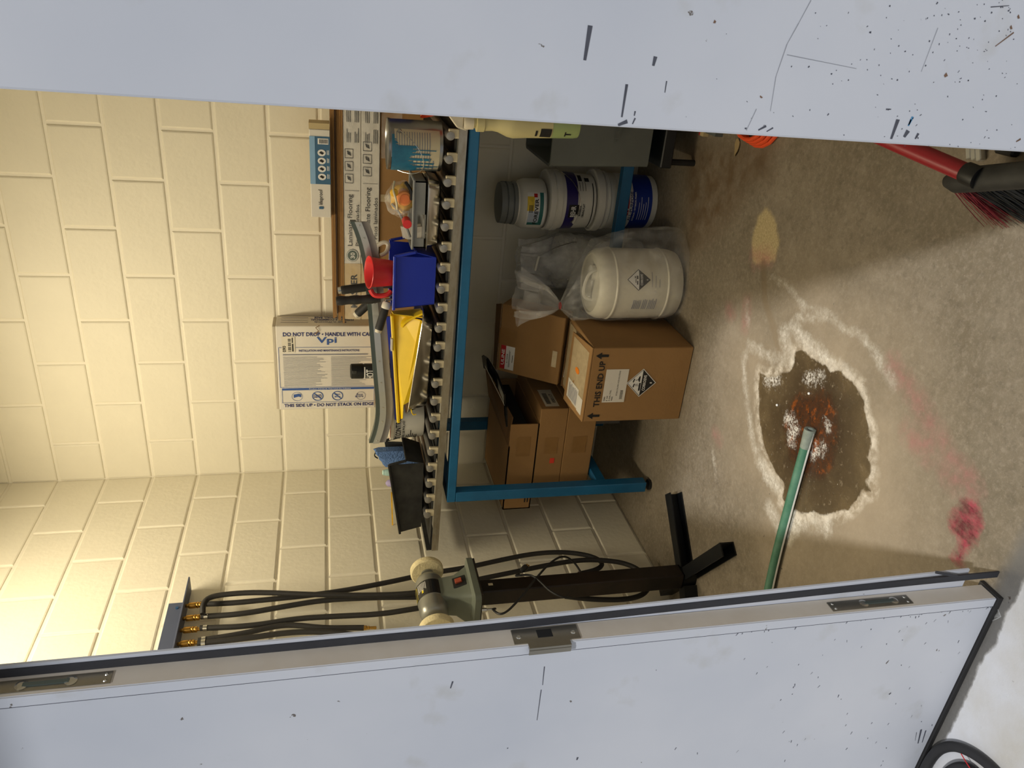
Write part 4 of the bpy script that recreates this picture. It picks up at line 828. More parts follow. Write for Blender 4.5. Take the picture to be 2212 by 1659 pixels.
# -- carton with the red and white label, leaning back on the open carton
A0=V((.736,-.545,.437)); A1=V((1.045,-.545,.437)); B1=at(1085.4,656,y=-.375); B0_=at(1073,799,y=-.375); nrm=(A1-A0).cross(B0_-A0).normalized()
t=thing('uline_carton','plain brown carton with red and white label leaning back behind the corrosive carton','box',A0+V((.15,.1,-.06))); t.name='labelled_carton'; ORG[t.name]=V(t.location)
dp=-nrm*.10
b=MB().hexa([A0,A1,A1+dp,A0+dp,B0_,B1,B1+dp,B0_+dp]).build('body','cardboard',t,bevel=.003)
F=Face(A0,A1-A0,B0_-A0,.001)
m_=MB(); F.rect(m_,.05,.73,.41,.955,.0004); lb=part(m_,'label','white_print',b,t); m_=MB(); F.rect(m_,.05,.875,.41,.955,.0009); rl_=part(m_,'red_band','red_print',lb,t)
m_=MB(); F.text(m_,'ULINE',.11,.89,.35,.94,.0016); part(m_,'band_print','white_print',lb,t); m_=MB(); F.text(m_,'S-15058',.15,.835,.29,.855,.001); F.lines(m_,.09,.80,.36,.825,2,.001); F.lines(m_,.17,.755,.3,.775,1,.001); part(m_,'label_print','black_ink',lb,t)
m_=MB(); F.rect(m_,.26,.06,.50,.135,.0006); part(m_,'tape','clear_tape',b,t); m_=MB(); F.rect(m_,.42,.72,.66,1.0,.0006); part(m_,'tape','kraft_tape',b,t)
MB().prism([B0_+V((0,.002,0)),B1+V((0,.002,0)),B1+V((-.02,.05,.012)),B0_+V((.0,.05,.004))],V((0,0,.003))).build('top_flap','cardboard_dark',t)
# -- three cartons stacked on the stretchers
YF=-.60; zs=[.2535,.388,.512,.640]
xr=[.655,.650,.578]; xl=[.272,.27,.135]; yk=[-.156,-.156,-.16]
lbs=['brown carton at the bottom of the three stacked on the lower table rails','brown carton with orange sticker in the middle of the stacked three','brown carton with open dark end on top of the stacked three']
for i in range(3):
    X0,X1,Z0,Z1=xl[i],xr[i],zs[i]+.001,zs[i+1]
    t=thing('stacked_carton',lbs[i],'box',((X0+X1)/2,-.4,Z0),'cartons stacked under the table')
    if i<2:
        b=MB().bb(X0,X1,YF,yk[i],Z0,Z1).build('body','cardboard',t,bevel=.003)
    else:
        mb=MB(); w_=.005; mb.bb(X0,X1,YF,YF+w_,Z0,Z1); mb.bb(X0,X1,yk[i]-w_,yk[i],Z0,Z1); mb.bb(X0,X0+w_,YF,yk[i],Z0,Z1); mb.bb(X0,X1,YF,yk[i],Z0,Z0+w_)
        mb.bb(X0,.47,YF,yk[i],Z1-w_,Z1); b=mb.build('body','cardboard',t)
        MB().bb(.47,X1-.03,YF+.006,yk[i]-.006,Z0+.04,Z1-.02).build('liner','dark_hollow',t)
        MB().prism([V((.47,YF+.01,Z1)),V((X1+.02,YF+.03,Z1-.015)),V((X1+.06,yk[i],Z1+.03)),V((.49,yk[i],Z1+.004))],V((0,0,.004))).build('top_flap','cardboard_dark',t)
    F=front(X0,X1,YF,Z0,Z1)
    m_=MB(); u=(.47-X0)/(X1-X0); F.rect(m_,u-.12,.25,u+.10,.72,.0004); part(m_,'tape','kraft_tape',b,t)
    if i==1:
        m_=MB(); u=(.375-X0)/(X1-X0); F.rect(m_,u,.30,u+.07,.47,.0006); part(m_,'orange_sticker','red_sticker',b,t)
        G=Face((X1,YF,Z0),(0,yk[i]-YF,0),(0,0,Z1-Z0),.001); m_=MB(); G.rect(m_,.05,.3,.40,.8); lb=part(m_,'label','ivory_plastic',b,t); m_=MB()
        for j in range(14): G.rect(m_,.10+j*.016,.55,.11+j*.016,.72,.0006)
        G.text(m_,'000117',.12,.36,.30,.48); part(m_,'label_print','black_ink',lb,t)
    if i==2:
        m_=MB(); F.lines(m_,.08,.1,.14,.3,2); part(m_,'smudge_print','black_ink',b,t)
# black plastic sleeve with papers on the top carton
a=[at(1052,795,y=-.36),at(1062,802,y=-.42),at(1084,838,y=-.50),at(1100,880,y=-.60),at(1101,922,y=-.612)]
rows=[[p+V((.0,.0,.004)),p+V((.05,.02,.012)),p+V((.055,.022,.004)),p+V((.0,.002,-.004))] for p in a]
rows=[[q+V((0,0,.012)) for q in r] for r in rows]
o=MB().loft(rows).build('black_sleeve','black_film',None,loc=a[2]); tag(o,'crumpled black plastic sleeve lying on the topmost stacked carton','plastic sleeve')
m_=MB(); m_.prism([a[1]+V((.016,-.006,.026)),a[3]+V((.016,-.012,.024)),a[3]+V((.03,-.010,.030)),a[1]+V((.03,-.004,.032))],V((0,0,.001))); o=m_.build('paper_slip','white_card',None,loc=a[2]+V((.02,0,.02))); tag(o,'narrow white paper slip on the black sleeve','paper')
# -- white drum in a clear bag
dc=(1.205,-.556)
t=thing('drum','white plastic drum with corrosive placard inside a clear bag','drum',(dc[0],dc[1],0))
H=.365; R_=.1425
bo=MB().turn((dc[0],dc[1],.004),(0,0,1),[(.118,0),(.134,.008),(R_-.002,.03),(R_,.05),(R_,.062),(R_,.066),(R_+.004,.070),(R_+.004,.074),(R_,.078),(R_,.082),(R_,.10),(R_,.26),(R_,.277),(R_,.281),(R_+.004,.285),(R_+.004,.289),(R_,.293),(R_,.297),(R_,.312),(R_-.002,.33),(.128,.352),(.118,.356),(.116,.349),(.05,.349)],48).build('body','drum_white',t,smooth=True)
MB().turn((dc[0]+.05,dc[1]-.02,.352),(0,0,1),[(.03,0),(.03,.018),(.024,.022)],20).build('bung','white_plastic',t,smooth=True)
MB().tube([V((dc[0]-.06,dc[1]-.03,.353)),V((dc[0]-.05,dc[1]-.03,.39)),V((dc[0]+.01,dc[1]-.05,.40)),V((dc[0]+.06,dc[1]-.05,.385)),V((dc[0]+.07,dc[1]-.045,.353))],.007,8,smooth=2).build('carry_handle','white_plastic',t,smooth=True)
ca=math.atan2(CAM.y-dc[1],CAM.x-dc[0])
def wrap_poly(mb,pts,R): mb.quad([V((dc[0]+R*math.cos(ca+a),dc[1]+R*math.sin(ca+a),z)) for a,z in pts])
def wd(mb,a,z,sa,sz,R,lo=-1,hi=1,n=10):
    for i in range(n):      # diamond as vertical slices
        u0=-1+2*i/n; u1=-1+2*(i+1)/n
        h=lambda u:(max(lo,-(1-abs(u))),min(hi,1-abs(u)))
        p0,p1=h(u0),h(u1)
        if p0[0]>=p0[1] and p1[0]>=p1[1]: continue
        wrap_poly(mb,[(a+u0*sa,z+p0[0]*sz),(a+u1*sa,z+p1[0]*sz),(a+u1*sa,z+p1[1]*sz),(a+u0*sa,z+p0[1]*sz)],R)
pa,pz=.10,.205
m_=MB(); wd(m_,pa,pz,.30,.049,R_+.0008); part(m_,'placard_edge','black_ink',bo,t); m_=MB(); wd(m_,pa,pz,.275,.045,R_+.0014); pl_=part(m_,'placard','white_print',bo,t)
m_=MB(); wd(m_,pa,pz,.275,.045,R_+.002,hi=-.02); 
for q in ((-.08,.012,.02,.003),(.04,.014,.10,.004),(-.13,.004,-.03,.005),(.02,.003,.11,.008)): wrap_poly(m_,[(pa+q[0],pz+q[1]),(pa+q[2],pz+q[1]),(pa+q[2],pz+q[1]+abs(q[3])),(pa+q[0],pz+q[1]+abs(q[3]))],R_+.002)
part(m_,'placard_print','black_ink',pl_,t)
m_=MB(); wrap_text(m_,'CORROSIVE',dc,R_+.0028,ca+pa-.15,ca+pa+.15,pz-.016,pz-.006); wrap_text(m_,'8',dc,R_+.0028,ca+pa-.012,ca+pa+.012,pz-.038,pz-.031); part(m_,'white_print','white_print',pl_,t)
m_=MB()
for j,(z_,n_) in enumerate(((.215,5),(.175,3),(.15,5))):
    for i in range(n_): wrap_band(m_,dc,R_+.001,ca-.78,ca-.78+random.uniform(.28,.36),z_-i*.007,z_-i*.007+.0035,5)
for i in range(3): wrap_band(m_,dc,R_+.001,ca-.10,ca+.32-i*.1,.148-i*.016,.150-i*.016,6)
part(m_,'fine_print','grey_ink',bo,t)
def bag(name,label,rings,mat,neck=None,seed=0,loc=None):
    """rings: (cx,cy,z,rx,ry,wrinkle)"""
    n=56; rr=random.Random(seed); ph=[rr.uniform(0,6.28) for _ in range(6)]; out=[]
    for k,ring in enumerate(rings):
        cx,cy_,z,rx,ry,wr=ring[:6]; rl=ring[6] if len(ring)>6 else rx; row=[]
        for j in range(n):
            th=2*math.pi*j/n; wq=wr*(1+(4.5*max(0,math.cos(th))**1.5 if len(ring)>6 else 0)); m=1+wq*(.5*math.sin(9*th+ph[0]+k*.35)+.35*math.sin(15*th+ph[1]-k*.5)+.3*math.sin(4*th+ph[2]+k*.6))
            row.append(V((cx+(rx if math.cos(th)>0 else rl)*m*math.cos(th),cy_+ry*m*math.sin(th),z+wr*.02*math.sin(5*th+ph[3]+k))))
        out.append(row)
    mb=MB(); mb.loft(out,cap=False); o=mb.build(name,mat,None,loc=loc or (rings[0][0],rings[0][1],0),smooth=True); return tag(o,label,'plastic bag')
kx,ky,kz=1.118,-.585,.482
R=[(1.205,-.558,.0008,.222,.148,.008,.1465),(1.205,-.558,.02,.232,.150,.008,.1485),(1.205,-.558,.07,.238,.1525,.008,.1515),(1.205,-.558,.13,.238,.151,.010,.150),(1.205,-.558,.20,.232,.151,.010,.150),(1.205,-.558,.285,.205,.1525,.010,.1515),(1.205,-.558,.33,.178,.150,.012,.149),(1.203,-.558,.362,.158,.145,.03,.142),(1.186,-.563,.392,.130,.13,.09),(1.158,-.572,.425,.092,.090,.14),(1.134,-.580,.455,.048,.045,.2),(kx,ky,kz,.012,.012,.1),(kx+.006,ky,.51,.034,.03,.22),(kx+.022,ky,.55,.062,.05,.28),(kx+.028,ky,.60,.080,.055,.34),(kx+.034,ky,.64,.088,.06,.38),(kx+.04,ky,.662,.092,.06,.42)]
bag('clear_bag','clear plastic bag with knotted neck around the white drum',R,'clear_film',seed=4)
o=MB().tube([V((kx+.013*math.cos(q*.7),ky+.013*math.sin(q*.7),kz)) for q in range(10)],.0022,6).build('red_tie','red_print',None,loc=(kx,ky,kz)); tag(o,'thin red tie around the neck of the clear bag','tie')
# -- white pail in milky bag behind the drum
def pail(name,label,cx,cy_,z0,prof,mat='pail_white',cat='pail',group=None):
    t=thing(name,label,cat,(cx,cy_,z0),group); b=MB().turn((cx,cy_,z0),(0,0,1),prof,40).build('body',mat,t,smooth=True); return t,b
wx,wy=1.166,-.150
t,b=pail('white_pail','white ribbed pail wrapped in a milky bag behind the drum',wx,wy,.001,[(.100,0),(.104,.005),(.114,.27),(.122,.275),(.122,.285),(.115,.29),(.115,.31),(.122,.314),(.122,.324),(.117,.328),(.117,.35),(.125,.355),(.125,.375),(.112,.378)])
h0=V((wx+.105,wy-.063,.318))
ha=[h0,at(1240,522,y=-.235),at(1200,534,y=-.262),at(1172,550,y=-.272),at(1160,556,y=-.272)]
MB().tube(ha,.0016,6,smooth=2).build('wire_handle','roller_steel',t,smooth=True)
MB().cyl(at(1164,553,y=-.272),at(1156,584,y=-.272),.006,n=10).build('hand_grip','white_plastic',t)
R=[(wx,wy,.001,.108,.108,.004),(wx,wy,.02,.110,.110,.004),(wx,wy,.20,.118,.118,.004),(wx,wy,.265,.126,.126,.005),(wx,wy,.38,.131,.131,.008),(wx,wy-.005,.43,.118,.112,.06),(wx,wy-.01,.48,.100,.092,.10),(wx,wy-.01,.53,.084,.068,.18),(wx,wy-.01,.565,.08,.05,.26)]
bag('milky_bag','milky plastic bag around the white pail behind the drum',R,'milky_film',seed=9)
# -- column of three pails by the wall
px_,py_=1.452,-.178
def va(cx,cy_): return math.atan2(CAM.y-cy_,CAM.x-cx)
t,b=pail('primer_pail','white pail with blue primer label at the bottom of the pail stack',px_,py_,.001,[(.108,0),(.112,.004),(.118,.215),(.124,.22),(.124,.232),(.119,.235),(.119,.243)])
MB().turn((px_,py_,.2445),(0,0,1),[(.128,0),(.132,.002),(.132,.03),(.124,.034),(.12,.03)],40).build('lid','pail_white',t,smooth=True)
a_=va(px_,py_); c2=(px_,py_)
m_=MB(); wrap_band(m_,c2,.1145,a_-1.5,a_+1.5,.03,.118,40,.1172); lb=part(m_,'blue_label','blue_label',b,t); m_=MB(); wrap_band(m_,c2,.1172,a_-1.5,a_+1.5,.118,.185,40,.1192); l2=part(m_,'white_label','white_print',b,t)
m_=MB(); wrap_text(m_,'KILZ',c2,.1204,a_-.75,a_+.35,.135,.178); part(m_,'red_print','red_print',l2,t); m_=MB(); wrap_text(m_,'ALL-PURPOSE',c2,.1190,a_-.75,a_+.35,.118,.131); part(m_,'navy_print','navy_ink',l2,t)
m_=MB(); wrap_text(m_,'INTERIOR / EXTERIOR PRIMER',c2,.1182,a_-.75,a_+.35,.104,.111)
for i in range(5): wrap_band(m_,c2,.1176,a_-.7,a_-.7+random.uniform(.6,.9),.088-i*.010,.090-i*.010,8)
part(m_,'white_print','white_print',lb,t)
z2=.2795
t,b=pail('ceiling_paint_pail','white pail with purple band in the middle of the pail stack',px_-.006,py_,z2,[(.108,0),(.112,.004),(.119,.135),(.119,.15)])
c2=(px_-.006,py_)
MB().turn((*c2,z2+.1505),(0,0,1),[(.119,0),(.128,.002),(.129,.022),(.124,.026),(.128,.03),(.128,.052),(.12,.056),(.115,.05)],40).build('lid','pail_white',t,smooth=True)
m_=MB(); wrap_band(m_,c2,.1178,a_-1.45,a_+1.45,z2+.084,z2+.134,40,.1208); lb=part(m_,'purple_band','navy_label',b,t)
m_=MB(); wrap_band(m_,c2,.1186,a_-.62,a_-.14,z2+.078,z2+.122,12,.1215); wrap_text(m_,'INTERIOR',c2,.1178,a_-.56,a_-.16,z2+.066,z2+.075); wrap_text(m_,'CEILING FLAT',c2,.1172,a_-.62,a_-.10,z2+.052,z2+.061); wrap_band(m_,c2,.1145,a_-1.3,a_+.7,z2+.014,z2+.018,30)
for i in range(4): wrap_band(m_,c2,.1184,a_+.35,a_+.35+random.uniform(.2,.4),z2+.085-i*.012,z2+.087-i*.012,5)
wrap_band(m_,c2,.1165,a_+.75,a_+.95,z2+.03,z2+.05,6); wrap_band(m_,c2,.1180,a_+.75,a_+1.1,z2+.062,z2+.078,8)
bp2=part(m_,'black_print','black_ink',b,t); m_=MB(); wrap_text(m_,'BEHR',c2,.1225,a_-.58,a_-.18,z2+.092,z2+.113); part(m_,'white_print','white_print',bp2,t)
hp=[]
for i in range(13):
    s=i/12; g=a_+1.25-2.05*s; rr_=.128+.006*math.sin(math.pi*s); hp.append(V((c2[0]+rr_*math.cos(g),c2[1]+rr_*math.sin(g),z2+.165-.085*math.sin(math.pi*min(1,s*.75)))))
MB().tube(hp,.0016,6).build('wire_handle','chrome',t,smooth=True)
MB().cyl(hp[-3],hp[-1]+V((0,0,-.012)),.006,n=10).build('hand_grip','white_plastic',t)
z3=z2+.2075; c3=(px_-.028,py_+.01)
t,b=pail('detergent_tub','white tub with grey screw lid on top of the pail stack',c3[0],c3[1],z3,[(.098,0),(.104,.006),(.106,.02),(.105,.085),(.098,.105),(.086,.114),(.086,.12)])
MB().turn((*c3,z3+.1205),(0,0,1),[(.088,0),(.091,.002),(.09,.016),(.083,.018),(.083,.022),(.088,.024),(.088,.042),(.083,.044),(.083,.046),(.087,.048),(.085,.07),(.076,.072)],36).build('screw_lid','grey_lid',t,smooth=True)
m_=MB(); wrap_band(m_,c3,.1066,a_-.95,a_+.45,z3+.008,z3+.088,18); lb=part(m_,'label','white_print',b,t)
m_=MB(); wrap_band(m_,c3,.1072,a_-.95,a_+.45,z3+.018,z3+.034,16); wrap_band(m_,c3,.1071,a_-.95,a_-.80,z3+.03,z3+.08,3); part(m_,'teal_band','teal_label',lb,t)
m_=MB(); wrap_band(m_,c3,.1071,a_-.28,a_+.28,z3+.058,z3+.088,8); part(m_,'yellow_panel','yellow_print',lb,t); m_=MB(); wrap_band(m_,c3,.1071,a_-.8,a_-.3,z3+.024,z3+.082,8); part(m_,'bubble_panel','bubble_print',lb,t)
m_=MB(); wrap_text(m_,'FOREVER',c3,.1078,a_-.88,a_+.20,z3+.040,z3+.056); 
for i in range(3): wrap_band(m_,c3,.1077,a_-.35,a_-.05,z3+.064+i*.006,z3+.067+i*.006,4)
part(m_,'black_print','black_ink',lb,t); m_=MB(); wrap_band(m_,c3,.1077,a_+.25,a_+.40,z3+.045,z3+.06,4); part(m_,'red_seal','red_print',lb,t)
tb=[V((c3[0]+.0*math.cos(a_),c3[1],0))]*0
g0=a_+1.1; tb=[V((c3[0]+.088*math.cos(g0+.5*k),c3[1]+.088*math.sin(g0+.5*k),z3+.13+.055*math.sin(k*3.14/3))) for k in (0,.75,1.5,2.25,3)]
MB().tube(tb,.003,6,smooth=2).build('bail_handle','grey_lid',t,smooth=True)
# -- grey tote with raised lettering on a low dark stand
xa,xb,ya,yb,z0_,z1_=1.666,2.06,-.60,-.215,.206,.592
st=thing('low_stand','low black stand under the grey tote','stand',(1.85,-.32,0))
MB().bb(xa+.01,xb,ya+.02,yb,.105,.150).build('tray','black_plastic',st,bevel=.004)
for x in (xa+.03,xb-.03):
    for y in (ya+.05,yb-.05): MB().cyl((x,y,0),(x,y,.105),.012,n=10).build('leg','black_plastic',st)
t=thing('grey_tote','dark grey plastic tote with raised lettering on the low black stand','tote',(1.85,-.32,z0_))
mb=MB(); rs=[ring_rect(xa+.012,xb-.012,ya+.012,yb-.012,z0_,.012,3),ring_rect(xa,xb,ya,yb,z1_-.03,.014,3),ring_rect(xa-.002,xb+.002,ya-.002,yb+.002,z1_,.02,3),ring_rect(xa+.008,xb-.008,ya+.008,yb-.008,z1_,.016,3),ring_rect(xa+.02,xb-.02,ya+.02,yb-.02,z0_+.05,.012,3)]
mb.loft(rs); b=mb.build('shell','bin_grey',t,smooth=True)
F=Face((xa+.02,ya+.004,z0_+.06),(.3,0,0),(0,-.006,.33),.0018); m_=MB(); F.text(m_,'SERVICE',.25,.22,.62,.27); F.text(m_,'TANK',.35,.14,.55,.19); part(m_,'raised_print','bin_grey',b,t)
# -- something flat on the wall side seen under the stacked cartons
o=MB().bb(.38,.70,-.28,-.26,.001,.20).build('grey_board','rubber_grey',None,loc=(.55,-.27,0)); tag(o,'grey board standing behind the lower table rails','board')
# ================================================================ LEFT WALL: air manifold and hoses
t=thing('air_manifold','blue grey steel angle bracket with brass couplers on the left block wall','manifold',(.006,-1.0,1.96))
yA,yB=-.905,-1.36
MB().bb(.0056,.010,yB,yA,1.944,2.010).build('back_plate','bracket_blue',t,bevel=.001)
MB().bb(.0056,.075,yB,yA+.07,1.938,1.9435).build('shelf_plate','bracket_blue',t,bevel=.001)
MB().cyl((.010,yA-.03,1.976),(.013,yA-.03,1.976),.006,n=12).build('bolt','dark_blue_steel',t)
cpy=[-.966,-1.033,-1.094,-1.160,-1.225]
cp0=[]
for i,y in enumerate(cpy):
    c_=MB().turn((.045,y,1.938),(0,0,-1),[(.006,0),(.007,.004),(.007,.010),(.0105,.011),(.0115,.016),(.0115,.036),(.0098,.038),(.0118,.041),(.0118,.046),(.0098,.048),(.0112,.050),(.0112,.058),(.007,.060),(.007,.068)],16).build('brass_coupler','brass',t,smooth=True)
def hose(label,pts,r=.0105,clamp=True,x=.05,cat='hose',name='air_hose',mat='hose_rubber',group='air hoses on the left wall'):
    P=[]
    for q in pts:
        xx=q[2] if len(q)>2 else x
        P.append(at(q[0],q[1],x=xx))
    t=thing(name,label,cat,P[0],group)
    MB().tube(P,r,10,smooth=3).build('tube',mat,t,smooth=True)
    if clamp:
        d=(P[1]-P[0]).normalized(); MB().cyl(P[0]+d*.012,P[0]+d*.026,r*1.18,n=14).build('hose_clamp','chrome',t,smooth=True)
    return t
hose('black air hose from the end coupler nearest the back wall, hanging straight',[(432,1305,.045),(500,1303),(560,1297),(700,1283),(820,1262),(930,1238,.048),(1010,1226,.046),(1080,1210,.044),(1150,1196,.044),(1210,1192,.044),(1260,1197,.044),(1292,1207,.044),(1303,1219,.044),(1290,1231,.044),(1250,1240,.044)])
hose('black air hose bending sharply up over its neighbour at the second coupler',[(438,1326,.067),(438,1306,.080),(450,1290,.085),(490,1283,.085),(560,1279,.085),(660,1284,.085),(760,1286,.08),(880,1284,.08),(960,1270,.085),(1020,1254,.09),(1100,1238,.09),(1180,1221,.09),(1260,1208,.09),(1330,1212,.09),(1368,1223,.09),(1392,1240,.09),(1405,1262,.10),(1392,1285,.11),(1350,1296,.11),(1280,1295,.11),(1220,1288,.11)],clamp=False)
hose('black air hose from the second coupler joining the bundle',[(434,1332,.045),(520,1327),(620,1309),(700,1296),(800,1291),(880,1290),(960,1290),(1010,1296)])
hose('black air hose from the middle coupler running behind the buffer',[(432,1357,.045),(540,1353),(640,1336),(730,1331,.055),(820,1327,.065),(890,1316,.076),(960,1304,.078),(1010,1300,.078)])
h5=hose('black air hose from the fourth coupler ending in a brass tip',[(428,1384,.045),(520,1370),(600,1351),(640,1350),(700,1357),(770,1356),(786,1356)])
pe=at(786,1356,x=.05); d=(at(815,1356,x=.05)-pe).normalized(); MB().turn(pe,d,[(.0085,0),(.0085,.01),(.006,.012),(.007,.02),(.005,.022),(.006,.045),(.003,.047)],12).build('brass_tip','brass',h5,smooth=True)
hose('black air hose low beside the door leaf from the fourth coupler',[(427,1390,.060),(540,1378,.065),(620,1366,.065),(690,1364,.065),(760,1370,.065),(860,1385,.065),(1000,1400,.065)])
# ================================================================ PEDESTAL BUFFER
bx,by=.222,-1.22
t=thing('buffer_stand','black steel pedestal on a cross base of channel iron','stand',(bx,by,0))
MB().bb(bx-.034,bx+.034,by-.034,by+.034,.0555,.872).build('column','black_iron',t,bevel=.004)
for ex,ey in ((.455,-.985),(.53,-1.44),(.035,-1.085),(.03,-1.37)):
    a=V((bx,by,0)); e=V((ex,ey,0)); d=(e-a).normalized(); r=d.cross(V((0,0,1))); mb=MB(); s_=a+d*.036
    if ey>-1.1 and ex>.3: r=-r
    if ex>.3: r=r if r.y<0 else -r
    mb.hexa([s_-r*.022,e-r*.022,e-r*.027,s_-r*.027,s_-r*.022+V((0,0,.055)),e-r*.022+V((0,0,.055)),e-r*.027+V((0,0,.055)),s_-r*.027+V((0,0,.055))])
    for z in (0.0,.050): mb.hexa([s_-r*.022+V((0,0,z)),e-r*.022+V((0,0,z)),e+r*.022+V((0,0,z)),s_+r*.022+V((0,0,z)),s_-r*.022+V((0,0,z+.005)),e-r*.022+V((0,0,z+.005)),e+r*.022+V((0,0,z+.005)),s_+r*.022+V((0,0,z+.005))])
    mb.build('base_channel','iron_bare',t)
MB().bb(bx-.034,bx+.034,by-.034,by+.034,.0,.055).build('hub','iron_bare',t)
MB().bb(bx-.085,bx+.085,by-.10,by+.10,.8725,.880).build('top_plate','black_iron',t,bevel=.002)
MB().bb(bx+.034,bx+.0346,by-.002,by+.010,.815,.832).build('tag','cream_plastic',t)
zb=.8805; mz=1.043; mx=bx+.0
t=thing('bench_buffer','grey bench buffer with two felt wheels on the black pedestal','buffer',(bx,by,zb))
bs=MB(); bs.loft([ring_rect(bx-.095,bx+.085,by-.115,by+.115,zb,.02,3),ring_rect(bx-.095,bx+.085,by-.115,by+.115,zb+.022,.02,3),ring_rect(bx-.08,bx+.07,by-.085,by+.085,zb+.03,.02,3),ring_rect(bx-.055,bx+.052,by-.062,by+.062,zb+.075,.02,3),ring_rect(bx-.045,bx+.045,by-.058,by+.058,mz-.02,.02,3)]); b=bs.build('base','cast_grey',t,smooth=True)
sw_=V((bx+.058,by+.005,zb+.062)); R1=Matrix.Rotation(math.radians(-18),3,'Y')
sp1=MB().box(sw_,(.006,.052,.050),R1).build('switch_plate','black_plastic',t,bevel=.002); MB().box(sw_+V((.006,0,.004)),(.010,.020,.026),R1).build('rocker','orange_dark',sp1,bevel=.002,org=ORG[t.name])
MB().turn((mx,by-.112,mz),(0,1,0),[(.030,0),(.046,.012),(.052,.03),(.052,.075),(.0535,.076),(.0535,.150),(.052,.151),(.052,.180),(.046,.198),(.030,.210)],32).build('motor','motor_silver',t,smooth=True)
m_=MB(); n_=20
for i in range(n_):
    g0=math.radians(-60)+math.radians(200)*i/n_; g1=math.radians(-60)+math.radians(200)*(i+1)/n_
    m_.quad([V((mx+.0542*math.cos(g),y,mz+.0542*math.sin(g))) for g,y in ((g0,by-.035),(g1,by-.035),(g1,by+.038),(g0,by+.038))])
lb=part(m_,'name_plate','motor_label',t,t)
m_=MB()
for g0,g1,y0,y1 in ((70,72,-.03,.03),(88,90,-.03,.03),(70,90,-.03,-.028),(70,90,.028,.03),(36,44,-.022,-.006)):
    k_=max(1,int((g1-g0)/4))
    for i in range(k_):
        a0,a1=math.radians(g0+(g1-g0)*i/k_),math.radians(g0+(g1-g0)*(i+1)/k_); m_.quad([V((mx+.055*math.cos(g),by+y,mz+.055*math.sin(g))) for g,y in ((a0,y0),(a1,y0),(a1,y1),(a0,y1))])
part(m_,'yellow_print','yellow_ink',lb,t)
m_=MB()
for g in range(24,66,6):
    a0,a1=math.radians(g),math.radians(g+2.2); y0=random.uniform(-.02,0); m_.quad([V((mx+.055*math.cos(q),by+y,mz+.055*math.sin(q))) for q,y in ((a0,y0),(a1,y0),(a1,.03),(a0,.03))])
part(m_,'white_print','white_print',lb,t)
for s_,y0,y1,wo in ((-1,-.108,-.205,.145),(1,.100,.185,.128)):
    MB().cyl((mx,by+y0,mz),(mx,by+y1,mz),.012,n=14).build('spindle','motor_silver',t,smooth=True)
    MB().turn((mx,by+s_*(wo-.007),mz),(0,s_,0),[(.024,0),(.024,.006),(.014,.008)],20).build('flange','motor_silver',t,smooth=True)
    w_=MB().turn((mx,by+s_*wo,mz),(0,s_,0),[(.016,0),(.058,.001),(.063,.006),(.063,.024),(.058,.030),(.016,.031)],36).build('felt_wheel','felt',t,smooth=True)
    MB().turn((mx,by+s_*(wo+.032),mz),(0,s_,0),[(.020,0),(.020,.004),(.012,.006),(.012,.014)],18).build('nut','motor_silver',t,smooth=True)
MB().turn((bx+.0,by-.09,.872),(0,0,-1),[(.008,0),(.008,.018),(.005,.02),(.005,.04)],12).build('cable_gland','chrome',t,smooth=True)
# power cord looped on the stand
t=thing('power_cord','thin black power cord with plug hanging around the pedestal','cord',at(1150,1225,x=.30))
MB().tube([V((bx,by-.09,.836)),V((bx+.006,by-.094,.818)),at(1062,1316,x=.265),at(1085,1332,x=.28),at(1125,1292,x=.30),at(1157,1250,x=.30),at(1190,1213,x=.28),at(1218,1199,x=.25),at(1240,1213,x=.20),at(1254,1235,x=.18)],.0042,8,smooth=3).build('cable','black_plastic',t,smooth=True)
MB().tube([at(1122,1240,x=.29),at(1110,1245,x=.29),at(1145,1240,x=.295),at(1165,1254,x=.30),at(1187,1277,x=.30),at(1215,1291,x=.30),at(1235,1290,x=.29)],.0042,8,smooth=3).build('cable','black_plastic',t,smooth=True)
pg=at(1128,1232,x=.285); pe=at(1143,1218,x=.285); d=(pe-pg).normalized()
MB().turn(pg-d*.006,d,[(.005,0),(.010,.006),(.012,.022),(.011,.032)],12).build('plug','black_plastic',t,smooth=True)
for s_ in (-1,1): 
    q=pg+d*.026+V((0,0,0))+d.cross(V((1,0,0))).normalized()*.004*s_; MB().bar(q,q+d*.016,.0018,.006).build('prong','brass',t)
# ================================================================ FLOOR THINGS
def floor_tube(name,label,cat,pts,r,mat,z=None,smooth=2):
    P=[at(x,y,z=(z if z is not None else r)) for x,y in pts]; o=MB().tube(P,r,12,smooth=smooth)
    return P,o
P,o=floor_tube('','','',[(1748,935),(1722,1030),(1700,1110),(1678,1195),(1660,1275),(1640,1380)],.015,'pipe_green')
t=thing('drain_hose','green drain hose with white scale ending over the wet stain','hose',P[0]-V((0,0,.015)))
o.build('tube','pipe_green',t,smooth=True)
d=(P[0]-P[1]).normalized(); MB().turn(P[0]-d*.05,d,[(.0158,0),(.0162,.02),(.0172,.045),(.0172,.062),(.010,.062),(.010,.04)],18).build('hose_end','hose_tip',t,smooth=True)
MB().tube([p+V((.006,-.013,-.003)) for p in P],.004,6,smooth=2).build('scale_crust','scale_white',t,smooth=True)
MB().cyl(P[0]+d*.0025,P[0]+d*.006,.009,n=14).build('hollow','dark_hollow',t)
